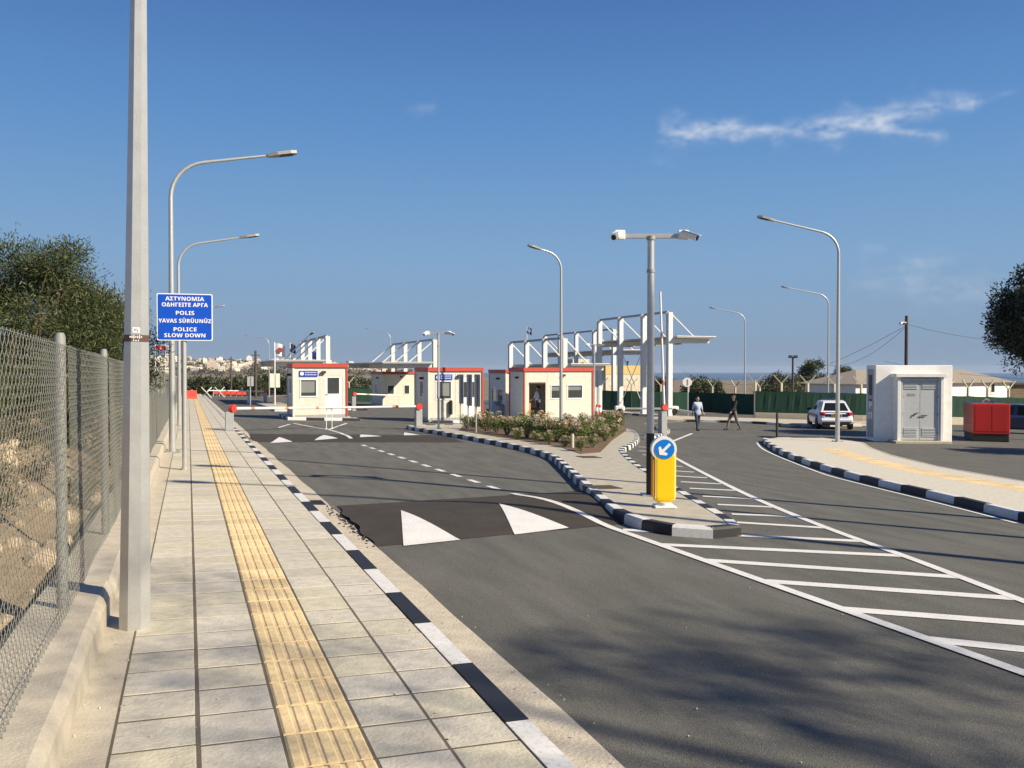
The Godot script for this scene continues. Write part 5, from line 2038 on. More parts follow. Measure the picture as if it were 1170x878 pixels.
func build_vehicles() -> void:
	var p := spot(951, 491)
	car(ground(p.x, p.y, 0.0) + Vector3(1.15, 0, -1.5), -yaw - 0.19, "white police hatchback with blue band and orange plate, parked by the fence", "police_car", mats.car_white, true)
	var q := spot(1180, 497)
	car(ground(q.x, q.y, 0.0) + Vector3(0.9, 0.0, -0.8), -yaw - 2.2, "dark blue car parked behind the red generator", "parked_car", mats.car_blue, false)


# ---------------------------------------------------------------- people
# tapered capsules joined by a smooth minimum, meshed as surface nets
func nets(mb: MB, bones: Array, cell: float, soft: float) -> void:
	var lo := Vector3.INF
	var hi := -Vector3.INF
	for b in bones:
		var r: float = maxf(b[2], b[3]) + soft + cell * 2.0
		for k in 2:
			var p: Vector3 = b[k]
			lo = lo.min(p - Vector3.ONE * r)
			hi = hi.max(p + Vector3.ONE * r)
	var n := Vector3i(((hi - lo) / cell).ceil()) + Vector3i.ONE
	var val := PackedFloat32Array()
	val.resize(n.x * n.y * n.z)
	val.fill(1.0)
	for b in bones:
		var a: Vector3 = b[0]
		var c: Vector3 = b[1]
		var ra: float = b[2]
		var rb: float = b[3]
		var ac := c - a
		var l2 := maxf(ac.length_squared(), 1e-9)
		var r := maxf(ra, rb) + soft + cell * 2.0
		var i0 := Vector3i(((a.min(c) - Vector3.ONE * r - lo) / cell).floor()).clamp(Vector3i.ZERO, n - Vector3i.ONE)
		var i1 := Vector3i(((a.max(c) + Vector3.ONE * r - lo) / cell).ceil()).clamp(Vector3i.ZERO, n - Vector3i.ONE)
		for z in range(i0.z, i1.z + 1):
			for y in range(i0.y, i1.y + 1):
				for x in range(i0.x, i1.x + 1):
					var p := lo + Vector3(x, y, z) * cell
					var h := clampf((p - a).dot(ac) / l2, 0.0, 1.0)
					var d := p.distance_to(a + ac * h) - lerpf(ra, rb, h)
					var i := (z * n.y + y) * n.x + x
					var o := val[i]
					var k := clampf(0.5 + 0.5 * (o - d) / soft, 0.0, 1.0)
					val[i] = lerpf(o, d, k) - soft * k * (1.0 - k) if o < 0.9 else minf(o, d)
	var vid := {}
	var vp := PackedVector3Array()
	var sx := 1
	var sy := n.x
	var sz := n.x * n.y
	for z in n.z - 1:
		for y in n.y - 1:
			for x in n.x - 1:
				var i := (z * n.y + y) * n.x + x
				var mn := 1.0
				var mx := -1.0
				var c := [val[i], val[i + sx], val[i + sy], val[i + sx + sy], val[i + sz], val[i + sx + sz], val[i + sy + sz], val[i + sx + sy + sz]]
				for q in c:
					mn = minf(mn, q)
					mx = maxf(mx, q)
				if mn >= 0.0 or mx < 0.0:
					continue
				var sum := Vector3.ZERO
				var cnt := 0
				for e in [[0, 1], [2, 3], [4, 5], [6, 7], [0, 2], [1, 3], [4, 6], [5, 7], [0, 4], [1, 5], [2, 6], [3, 7]]:
					var v0: float = c[e[0]]
					var v1: float = c[e[1]]
					if (v0 < 0.0) != (v1 < 0.0):
						var t := v0 / (v0 - v1)
						var p0 := Vector3(e[0] & 1, (e[0] >> 1) & 1, e[0] >> 2)
						var p1 := Vector3(e[1] & 1, (e[1] >> 1) & 1, e[1] >> 2)
						sum += p0.lerp(p1, t)
						cnt += 1
				vid[i] = vp.size()
				vp.append(lo + (Vector3(x, y, z) + sum / cnt) * cell)
	var vn := PackedVector3Array()
	vn.resize(vp.size())
	var faces := []
	for i in vid:
		var v0 := val[i]
		for ax in [[sx, sy, sz], [sy, sz, sx], [sz, sx, sy]]:
			var v1 := val[i + ax[0]]
			if (v0 < 0.0) != (v1 < 0.0):
				var q := [i, i - ax[1], i - ax[1] - ax[2], i - ax[2]]
				var ok := true
				for e in q:
					if not vid.has(e):
						ok = false
				if not ok:
					continue
				var w := q.map(func(e): return vid[e])
				var fn := (vp[w[1]] - vp[w[0]]).cross(vp[w[2]] - vp[w[0]])
				if v0 >= 0.0:
					fn = -fn
				# from inside to outside along the axis
				var axis := Vector3(1 if ax[0] == sx else 0, 1 if ax[0] == sy else 0, 1 if ax[0] == sz else 0) * (1.0 if v0 < 0.0 else -1.0)
				if fn.dot(axis) < 0.0:
					fn = -fn
				for e in w:
					vn[e] += fn
				faces.append(w)
	for w in faces:
		mb.squad(vp[w[0]], vp[w[1]], vp[w[2]], vp[w[3]], vn[w[0]].normalized(), vn[w[1]].normalized(), vn[w[2]].normalized(), vn[w[3]].normalized())


# facing local +z; leg = [thigh swing, shin swing] per side, arm = [upper, fore, outward] per side
func person(base: Vector3, turn: float, label: String, tall: float, legs: Array, arms: Array, shirt_m: Material, trouser_m: Material, hair_m: Material, skin_m: Material, bare_arms := true) -> void:
	var o := thing("person", label, "person", base, turn)
	var k := tall / 1.75
	var low := 9.0
	var J := {}
	for i in 2:
		var sx := -1.0 if i == 0 else 1.0
		var hip := Vector3(sx * 0.092, 0.92, 0)
		var knee := hip + 0.43 * Vector3(0.02 * sx, -cos(legs[i][0]), sin(legs[i][0]))
		var ankle := knee + 0.40 * Vector3(0, -cos(legs[i][1]), sin(legs[i][1]))
		J["hip%d" % i] = hip
		J["knee%d" % i] = knee
		J["ankle%d" % i] = ankle
		var fd := Vector3(sx * 0.12, -sin(-legs[i][1]) * 0.35, 1.0).normalized()
		J["heel%d" % i] = ankle + Vector3(0, -0.05, -0.03)
		J["toe%d" % i] = ankle + Vector3(0, -0.055, 0) + fd * 0.17
		low = minf(low, minf(J["heel%d" % i].y, J["toe%d" % i].y) - 0.035)
		var sh := Vector3(sx * 0.185, 1.42, 0)
		var el := sh + 0.29 * Vector3(sx * sin(arms[i][2]), -cos(arms[i][0]) * cos(arms[i][2]), sin(arms[i][0])).normalized()
		var wr := el + 0.25 * Vector3(sx * sin(arms[i][2]) * 0.5, -cos(arms[i][1]), sin(arms[i][1])).normalized()
		J["sh%d" % i] = sh
		J["el%d" % i] = el
		J["wr%d" % i] = wr
	var sc := func(bones: Array, grow: float) -> Array:
		var out := []
		for b in bones:
			out.append([(b[0] - Vector3(0, low, 0)) * k, (b[1] - Vector3(0, low, 0)) * k, (b[2] + grow) * k, (b[3] + grow) * k])
		return out
	var torso := [[Vector3(-0.05, 0.98, 0), Vector3(0.05, 0.98, 0), 0.12, 0.12], [Vector3(0, 1.0, 0), Vector3(0, 1.2, 0.01), 0.12, 0.125], [Vector3(-0.07, 1.3, 0.0), Vector3(0.07, 1.3, 0.0), 0.115, 0.115], [Vector3(-0.13, 1.40, -0.01), Vector3(0.13, 1.40, -0.01), 0.075, 0.075]]
	var upper := []
	var fore := []
	var leg_b := []
	for i in 2:
		upper.append([J["sh%d" % i], J["el%d" % i], 0.055, 0.043])
		fore.append([J["el%d" % i], J["wr%d" % i], 0.042, 0.028])
		leg_b.append([J["hip%d" % i], J["knee%d" % i], 0.085, 0.058])
		leg_b.append([J["knee%d" % i], J["ankle%d" % i], 0.057, 0.038])
	var neck := [[Vector3(0, 1.42, -0.01), Vector3(0, 1.53, 0.01), 0.055, 0.052]]
	# the body: trunk, limbs, then head and hands on finer grids, all one mesh
	var body := MB.new()
	nets(body, sc.call(torso + upper + fore + leg_b + neck, -0.012), 0.022, 0.04)
	var head := [[Vector3(0, 1.64, -0.005), Vector3(0, 1.665, -0.015), 0.088, 0.088], [Vector3(0, 1.60, 0.03), Vector3(0, 1.575, 0.04), 0.06, 0.045], [Vector3(0, 1.54, 0.0), Vector3(0, 1.58, 0.0), 0.05, 0.055], [Vector3(0, 1.645, 0.085), Vector3(0, 1.615, 0.105), 0.010, 0.015], [Vector3(-0.02, 1.575, 0.082), Vector3(0.02, 1.575, 0.082), 0.009, 0.009], [Vector3(-0.09, 1.645, -0.01), Vector3(-0.096, 1.61, -0.005), 0.018, 0.012], [Vector3(0.09, 1.645, -0.01), Vector3(0.096, 1.61, -0.005), 0.018, 0.012], [Vector3(-0.045, 1.665, 0.072), Vector3(0.045, 1.665, 0.072), 0.012, 0.012]]
	nets(body, sc.call(head, 0.0), 0.009, 0.012)
	for i in 2:
		var wr: Vector3 = J["wr%d" % i]
		var d: Vector3 = (wr - J["el%d" % i]).normalized()
		var side := Vector3(1, 0, 0)
		var fwd := side.cross(d).normalized()
		var inward := Vector3(1.0 if i == 0 else -1.0, 0, 0)
		var hand := [[wr - d * 0.02, wr + d * 0.03, 0.026, 0.028], [wr + d * 0.03 - fwd * 0.022, wr + d * 0.085 - fwd * 0.026, 0.016, 0.014], [wr + d * 0.03 + fwd * 0.02, wr + d * 0.085 + fwd * 0.024, 0.016, 0.014], [wr + d * 0.03, wr + d * 0.088, 0.017, 0.014]]
		for q in 4:
			var off: Vector3 = fwd * (0.028 - 0.0185 * q)
			var l: float = [0.066, 0.074, 0.068, 0.052][q]
			var r0 := wr + d * 0.085 + off
			var r1 := r0 + d * l * 0.5 + inward * 0.006
			var r2 := r1 + (d * 0.8 + inward * 0.6).normalized() * l * 0.5
			hand.append([r0, r1, 0.0088, 0.0082])
			hand.append([r1, r2, 0.0082, 0.007])
		var t0 := wr + d * 0.035 + fwd * 0.03
		var t1 := t0 + (d + fwd * 0.8 + inward * 0.3).normalized() * 0.04
		hand.append([t0, t1, 0.0105, 0.0095])
		hand.append([t1, t1 + (d + inward * 0.4).normalized() * 0.03, 0.0095, 0.008])
		nets(body, sc.call(hand, 0.0), 0.007, 0.006)
	part(o, "body", body, skin_m)
	var sh := MB.new()
	var hem := [[Vector3(-0.055, 0.90, 0), Vector3(0.055, 0.90, 0), 0.115, 0.115]]
	nets(sh, sc.call(torso + hem + upper + ([] if bare_arms else fore), 0.012), 0.02, 0.035)
	part(o, "shirt", sh, shirt_m)
	var tr := MB.new()
	nets(tr, sc.call([[Vector3(-0.05, 0.95, 0), Vector3(0.05, 0.95, 0), 0.118, 0.118]] + leg_b, 0.011), 0.02, 0.03)
	part(o, "trousers", tr, trouser_m)
	for i in 2:
		var sm := MB.new()
		nets(sm, sc.call([[J["heel%d" % i], J["toe%d" % i], 0.036, 0.033], [J["ankle%d" % i], J["heel%d" % i] + Vector3(0, 0.01, 0.02), 0.045, 0.036], [J["toe%d" % i].lerp(J["heel%d" % i], 0.4), J["toe%d" % i].lerp(J["heel%d" % i], 0.2), 0.042, 0.038]], 0.0), 0.012, 0.012)
		part(o, "shoe", sm, mats.black)
	var hr := MB.new()
	nets(hr, sc.call([[Vector3(0, 1.685, -0.028), Vector3(0, 1.66, -0.045), 0.088, 0.085], [Vector3(-0.04, 1.735, 0.03), Vector3(0.04, 1.735, 0.03), 0.035, 0.035], [Vector3(-0.078, 1.69, 0.0), Vector3(-0.08, 1.66, -0.02), 0.022, 0.02], [Vector3(0.078, 1.69, 0.0), Vector3(0.08, 1.66, -0.02), 0.022, 0.02]], 0.0), 0.012, 0.012)
	part(o, "hair", hr, hair_m)
	for sx in [-1.0, 1.0]:
		var ey := MB.new()
		ey.rod((Vector3(sx * 0.033, 1.645 - low, 0.074)) * k, (Vector3(sx * 0.033, 1.645 - low, 0.084)) * k, 0.009 * k, 8)
		part(o, "eye", ey, mats.black)


func build_people() -> void:
	var skin := plain(lin(0.40, 0.235, 0.155), 0.55)
	var hair := plain(lin(0.018, 0.014, 0.012), 0.6)
	var blue := grainy(lin(0.46, 0.55, 0.70), 0.85, noise_tex(256, 0.03, 0.7, 1.0, 3, 41), 0.4)
	var jeans := grainy(lin(0.045, 0.06, 0.10), 0.9, noise_tex(256, 0.03, 0.6, 1.0, 3, 42), 0.4)
	var black := plain(lin(0.014, 0.014, 0.016), 0.85)
	var khaki := grainy(lin(0.20, 0.165, 0.145), 0.9, noise_tex(256, 0.03, 0.7, 1.0, 3, 43), 0.4)
	var navy := plain(lin(0.02, 0.025, 0.045), 0.9)
	var a := spot(797, 492.5)
	person(ground(a.x, a.y), -yaw + 0.35, "walking man in pale blue shirt and dark jeans crossing the far lane", 1.66, [[0.24, 0.12], [-0.16, -0.36]], [[-0.25, -0.05, 0.14], [0.2, 0.45, 0.12]], blue, jeans, hair, skin)
	var b := spot(838, 491.8)
	person(ground(b.x, b.y), -yaw - 1.15, "walking man in black top and grey-brown trousers beside the green fence", 1.80, [[0.42, 0.30], [-0.30, -0.55]], [[-0.55, -0.35, 0.2], [0.45, 0.75, 0.12]], black, khaki, hair, skin, false)
	var s := 43.3
	person(Vector3(across(614.5, s), open_cabin.y + 0.14, -s), -yaw - 2.0, "officer in light blue shirt standing in the open cabin doorway", 1.74, [[0.05, -0.02], [-0.06, -0.1]], [[0.35, 1.0, 0.1], [0.3, 0.9, 0.1]], blue, navy, hair, skin)


# ---------------------------------------------------------------- plants
func limb_tube(mb: MB, a: Vector3, b: Vector3, r0: float, r1: float, wob: float, n := 5) -> void:
	var p := []
	var r := []
	for k in n:
		var u := float(k) / (n - 1)
		p.append(a.lerp(b, u) + Vector3(rng.randf_range(-1, 1), 0, rng.randf_range(-1, 1)) * wob * sin(PI * u))
		r.append(lerpf(r0, r1, u))
	mb.tube(p, r, 7, false)


# leaves scattered on clumps: each clump [centre, radius]; leaf long x wide
func leaf_cloud(mb: MB, clumps: Array, per: int, long: float, wide: float, tint: Color, vary: float, droop := 0.0, shell := 0.55, up := 0.3, fuzz := 0.18) -> void:
	mb.tinted = true
	for c in clumps:
		var ctr: Vector3 = c[0]
		var rad: Vector3 = c[1] if c[1] is Vector3 else Vector3.ONE * c[1]
		var n := int(per * (c[2] if c.size() > 2 else 1.0))
		for i in n:
			var d := Vector3(rng.randfn(), rng.randfn(), rng.randfn()).normalized()
			var q := pow(rng.randf(), shell) * (1.0 + fuzz * rng.randfn())
			var p := ctr + d * rad * q
			var ax := (d * 0.8 + Vector3(rng.randfn(), rng.randfn() + up - droop, rng.randfn()) * 0.7).normalized()
			var sd := ax.cross(Vector3(rng.randfn(), rng.randfn(), rng.randfn())).normalized()
			var l := long * rng.randf_range(0.7, 1.3)
			var w := wide * rng.randf_range(0.7, 1.2)
			var v := rng.randf_range(1.0 - vary, 1.0 + vary)
			mb.col = Color(tint.r * v * rng.randf_range(0.85, 1.15), tint.g * v, tint.b * v)
			var m := p + ax * l * 0.5
			var nn := ax.cross(sd)
			mb.tri(p, m + sd * w * 0.5, p + ax * l, nn)
			mb.tri(p, p + ax * l, m - sd * w * 0.5, nn)


func build_trees() -> void:
	var green := Color(0.058, 0.074, 0.022)
	# wispy acacia-like trees behind the chain-link fence: [t, s, top, spread, label]
	var list := [[-2.7, 16.5, 4.0, 1.95, "bushy olive-green tree filling the gap behind the fence left of the mast", 70, 1.4], [-5.4, 15.5, 4.3, 2.3, "bushy olive-green tree farther back behind the fence and the rubble bank", 50, 1.0], [-2.5, 23.0, 4.1, 1.6, "smaller wispy tree along the fence just beyond the mast", 52, 1.25]]
	for q in list:
		var base := ground(q[0], q[1], 0.2)
		var o := thing("acacia_tree", q[4], "tree", base, 0.0, "trees behind the chain-link fence")
		var tr := MB.new()
		var cl := []
		var tall: float = q[2] + 0.35
		limb_tube(tr, Vector3.ZERO, Vector3(0.1, tall * 0.35, 0), 0.12, 0.09, 0.05)
		for i in q[5]:
			var a := rng.randf() * TAU
			var u := rng.randf()
			var hgt := tall * (0.22 + 0.62 * u)
			var rr: float = q[3] * sqrt(rng.randf()) * (1.0 if u < 0.55 else lerpf(1.0, 0.45, (u - 0.55) / 0.45))
			var c := Vector3(cos(a) * rr, hgt, sin(a) * rr)
			cl.append([c, Vector3(0.5, 0.42, 0.5) * rng.randf_range(0.7, 1.15)])
			if i % 2 == 0:
				limb_tube(tr, Vector3(0.05, tall * 0.25, 0), c, 0.05, 0.012, 0.12)
		part(o, "trunk", tr, mats.bark)
		var cr := MB.new()
		leaf_cloud(cr, cl, int(900 * q[6]), 0.085, 0.018, green, 0.4, 0.2, 0.5, 0.5)
		# thin shoots that break the outline
		for i in 90:
			var a := rng.randf() * TAU
			var c0: Vector3 = cl[rng.randi() % cl.size()][0]
			leaf_cloud(cr, [[c0 + Vector3(cos(a) * 0.45, rng.randf_range(0.1, 0.5), sin(a) * 0.45), Vector3(0.07, 0.28, 0.07)]], 22, 0.08, 0.016, green, 0.4, 0.0, 0.6, 0.8)
		part(o, "crown", cr, mats.leaf)
	# low bushes along the top of the bank
	for q in [[-3.3, 8.6, 1.0, "low grey-green bush on top of the rubble bank beside the first fence posts"], [-2.7, 11.6, 1.25, "round olive bush on the rubble bank between fence and big tree"], [-1.9, 18.6, 1.15, "dark bush pressed against the fence beyond the mast"], [-4.6, 10.2, 1.3, "olive bush at the back of the rubble bank"]]:
		var base := ground(q[0], q[1], bank_height(q[0], q[1]) - 0.05)
		var o := thing("bush", q[3], "bush", base, 0.0, "bushes on the rubble bank")
		var st := MB.new()
		var cl := []
		for i in 20:
			var a := rng.randf() * TAU
			var r := 0.75 * sqrt(rng.randf())
			var c := Vector3(cos(a) * r, q[2] * (0.25 + 0.6 * rng.randf()), sin(a) * r)
			cl.append([c, Vector3(0.32, 0.28, 0.32)])
			if i % 3 == 0:
				limb_tube(st, Vector3.ZERO, c, 0.02, 0.006, 0.05)
		part(o, "stems", st, mats.bark)
		var cr := MB.new()
		leaf_cloud(cr, cl, 330, 0.07, 0.016, green, 0.4, 0.1, 0.5, 0.6)
		part(o, "foliage", cr, mats.leaf)
	# the round pine at the right edge of the view, and the ones behind that throw the soft shade
	pine(spot_at_depth(1212, 36.0), 7.8, 2.35, 5.2, "dense dark pine with rounded crown overhanging the generator yard", 240)
	pine(Vector2(17.9, -13.2), 16.4, 2.8, 14.0, "pine beside the road on the near side, trunk clear of branches", 11, 260)
	pine(Vector2(15.0, -10.6), 16.0, 2.5, 14.0, "thin-crowned pine behind the near footway", 10, 150)
	pine(Vector2(31.6, 16.0), 5.6, 1.5, 4.6, "small pine beyond the right-hand yard shading the tarmac", 40)
	# bushes and trees beyond the green fence
	var far := [[798, 55.0, 446, 431, 22, "dark rounded bush behind the lower green fence"], [815, 62.0, 446, 436, 14, "small dark bush behind the lower green fence step"], [880, 66.0, 450, 428, 26, "broad olive bush behind the netted fence left of the floodlight"], [905, 70.0, 450, 430, 24, "broad olive bush below the floodlight pole"], [928, 74.0, 452, 409, 18, "tall rounded tree rising behind the police car"], [960, 76.0, 452, 416, 15, "second rounded tree behind the police car's lamp"], [690, 110.0, 452, 428, 14, "dark bush beside the cream building"], [755, 100.0, 452, 430, 16, "dark bush between truck canopy columns"]]
	for q in far:
		var p := spot_at_depth(q[0], q[1] + 36.0)
		var base := ground(p.x, p.y, -0.4)
		base.y = minf(base.y, land_height(p.x, -p.y) + 0.2)
		var k: float = depth_of(p.x, p.y) / FOCAL
		var o := thing("scrub_tree", q[5], "tree", base, 0.0, "trees and bushes beyond the green fence")
		var y1 := height_at(q[3], p.x, p.y) - base.y
		var rr: float = q[4] * k
		var tr := MB.new()
		limb_tube(tr, Vector3.ZERO, Vector3(0, y1 * 0.6, 0), 0.18, 0.08, 0.1)
		part(o, "trunk", tr, mats.bark)
		var cl := []
		for i in 26:
			var a := rng.randf() * TAU
			var u := rng.randf()
			cl.append([Vector3(cos(a) * rr * sqrt(rng.randf()) * (1.0 - 0.5 * u), y1 * (0.2 + 0.68 * u), sin(a) * rr * sqrt(rng.randf()) * 0.8), Vector3.ONE * rr * rng.randf_range(0.26, 0.42)])
		var cr := MB.new()
		leaf_cloud(cr, cl, 260, 0.28, 0.12, Color(0.068, 0.080, 0.035), 0.4, 0.0, 0.5)
		part(o, "crown", cr, mats.leaf)
	# belt of dark trees below the town
	for i in 20:
		var px := 207.0 + i * 11.3 + rng.randf_range(-3, 3)
		var s := 190.0 + rng.randf_range(-25, 40)
		var t := across(px, s)
		var base := Vector3(t, land_height(t, -s) - 0.2, -s)
		var y1 := height_at(427.5 + rng.randf_range(-1.0, 4.5) + (4.0 if px > 330 else 0.0), t, s) - base.y
		var o := thing("distant_tree", "dark round tree in the belt below the hillside town", "tree", base, 0.0, "belt of trees below the town")
		var tr := MB.new()
		limb_tube(tr, Vector3.ZERO, Vector3(0, y1 * 0.6, 0), 0.3, 0.15, 0.1)
		part(o, "trunk", tr, mats.bark)
		var cl := []
		for j in 16:
			var a := rng.randf() * TAU
			var u := rng.randf()
			cl.append([Vector3(cos(a) * 1.9 * sqrt(rng.randf()), y1 * (0.12 + 0.72 * u), sin(a) * 1.9), Vector3.ONE * rng.randf_range(0.8, 1.25)])
		var cr := MB.new()
		leaf_cloud(cr, cl, 130, 0.55, 0.3, Color(0.052, 0.064, 0.028), 0.4, 0.0, 0.5)
		part(o, "crown", cr, mats.leaf)


func spot_at_depth(px: float, d: float) -> Vector2:
	var x := (px - MID.x) / FOCAL * d
	return Vector2(x * cos(yaw) + d * sin(yaw), d * cos(yaw) - x * sin(yaw))


func pine(at: Vector2, tall: float, rad: float, mid: float, label: String, n: int, per := 420) -> void:
	var base := ground(at.x, at.y, -0.02)
	var o := thing("pine_tree", label, "tree", base, 0.0, "pines around the yard")
	var tr := MB.new()
	tr.tube([Vector3.ZERO, Vector3(0.06, mid * 0.4, 0.03), Vector3(0.0, mid * 0.8, 0.08), Vector3(0.02, tall * 0.9, 0.05)], [0.2, 0.16, 0.12, 0.04], 10)
	var cl := []
	for i in n:
		var d := Vector3(rng.randfn(), rng.randfn() * 0.8, rng.randfn()).normalized()
		var c := Vector3(0, mid, 0) + d * Vector3(rad, (tall - mid) * 0.95, rad) * pow(rng.randf(), 0.4)
		cl.append([c, rad * rng.randf_range(0.22, 0.34)])
		if i % 2 == 0:
			limb_tube(tr, Vector3(0, mid * 0.85, 0.06), c, 0.05, 0.015, 0.1)
	part(o, "trunk", tr, mats.bark)
	var cr := MB.new()
	leaf_cloud(cr, cl, per, 0.16, 0.06, Color(0.029, 0.037, 0.016), 0.4, 0.0, 0.4, 0.2, 0.06)
	part(o, "crown", cr, mats.leaf)


func build_shrubs() -> void:
	var spots := [[533, 490, 0.75], [545, 492, 0.8], [556, 493, 0.85], [568, 495, 0.8], [579, 497, 0.9], [590, 498, 0.85], [602, 500, 0.95], [613, 501, 1.0], [625, 503, 1.0], [637, 504, 0.95], [648, 506, 0.9], [661, 506, 0.95], [674, 503, 0.9], [664, 515.5, 0.5], [686, 499, 0.95], [697, 496, 1.0], [705, 493, 1.15], [560, 488, 0.9], [597, 490, 0.95], [618, 491, 1.0], [645, 493, 0.95], [668, 493, 0.95], [688, 489, 1.0], [590, 502.5, 0.5], [612, 505, 0.45], [628, 508, 0.55], [645, 511, 0.45], [678, 511.5, 0.5], [691, 504.5, 0.6], [701, 499, 0.6], [655, 510.5, 0.4]]
	var protos := []
	for v in 6:
		var root := Node3D.new()
		var st := MB.new()
		var cl := []
		for i in 13:
			var a := rng.randf() * TAU
			var r := rng.randf_range(0.1, 0.4)
			var tip := Vector3(cos(a) * r, rng.randf_range(0.35, 0.9), sin(a) * r)
			st.tube([Vector3(cos(a) * 0.04, 0, sin(a) * 0.04), tip * Vector3(0.6, 0.55, 0.6), tip], [0.014, 0.011, 0.006], 5, false)
			cl.append([tip, Vector3(0.17, 0.2, 0.17) * rng.randf_range(0.8, 1.2)])
			cl.append([tip * 0.72, Vector3(0.2, 0.22, 0.2)])
		part(root, "stems", st, mats.bark)
		var lf := MB.new()
		leaf_cloud(lf, cl, 46, 0.12, 0.026, Color(0.130, 0.175, 0.045), 0.4, 0.0, 0.6, 1.0)
		part(root, "foliage", lf, mats.leaf)
		var fl := MB.new()
		var fc := []
		for i in 9 if v % 3 != 0 else 4:
			var c: Vector3 = cl[(i * 2) % cl.size()][0]
			fc.append([c + Vector3(rng.randf_range(-0.1, 0.1), 0.12, rng.randf_range(-0.1, 0.1)), Vector3(0.09, 0.07, 0.09)])
		leaf_cloud(fl, fc, 46, 0.055, 0.05, Color(0.640, 0.445, 0.380), 0.4, 0.0, 0.5, 0.6)
		part(root, "blossom", fl, mats.petal)
		protos.append(root)
	for i in spots.size():
		var q: Array = spots[i]
		var p := spot(q[0], q[1], 0.14)
		var o: Node3D = protos[i % 6].duplicate()
		o.name = numbered("oleander_shrub")
		add_child(o)
		o.position = ground(p.x, p.y, 0.135)
		o.rotation.y = rng.randf() * TAU
		o.scale = Vector3(1.0, 0.74, 1.0) * q[2]
		tag(o, "green oleander shrub with pale pink blossom in the island bed", "shrub", "oleanders in the island bed")
	for r in protos:
		r.free()
	# dry leaf litter in the bed
	var lt := MB.new()
	for i in 500:
		var p := spot(rng.randf_range(540, 705), rng.randf_range(489, 513), 0.14)
		if p.x < 9.3 or p.y < 22.5:
			continue
		var a := ground(p.x, p.y, 0.15)
		var d := Vector3(rng.randfn(), 0.2 * rng.randfn(), rng.randfn()).normalized() * 0.05
		lt.tri(a, a + d, a + d.rotated(Vector3.UP, 0.6), Vector3.UP)
	var l := single("leaf_litter", lt, mats.dirt, "dry leaf litter under the oleanders", "leaf litter")
	l.set_meta("kind", "stuff")


func build_debris() -> void:
	var mb := MB.new()
	for i in 200:
		var t := 0.0
		var s := 3.0 + 16.0 * rng.randf() * rng.randf()
		var h := 0.132
		if i % 4 == 0:
			t = rng.randf_range(-0.49, -0.30)
		elif i % 4 == 1:
			t = rng.randf_range(-0.3, 1.4)
		elif i % 4 == 2:
			t = rng.randf_range(1.58, 1.95)
			h = 0.018
		else:
			t = rng.randf_range(1.9, 7.0)
			h = 0.004
		var r := rng.randf_range(0.002, 0.006)
		mb.box(ground(t, s, h + r * 0.5), Vector3(r * 2.0, r, r * 1.4), Basis(Vector3(rng.randf(), 1, rng.randf()).normalized(), rng.randf() * 6.0))
	single("grit", mb, mats.gutter, "scattered grit and small crumbs on the pavers, gutter and road", "grit").set_meta("kind", "stuff")


func bank_height(t: float, s: float) -> float:
	var u := clampf((-0.95 - t) / 2.6, 0.0, 1.0)
	var rise := lerpf(0.02, 1.35, smoothstep(0.0, 1.0, u)) * (1.0 - 0.55 * smoothstep(9.0, 24.0, s))
	return rise + 0.16 * noise.get_noise_2d(t * 60.0, s * 60.0) * u * 2.0 + 0.05 * noise.get_noise_2d(t * 260.0, s * 260.0)


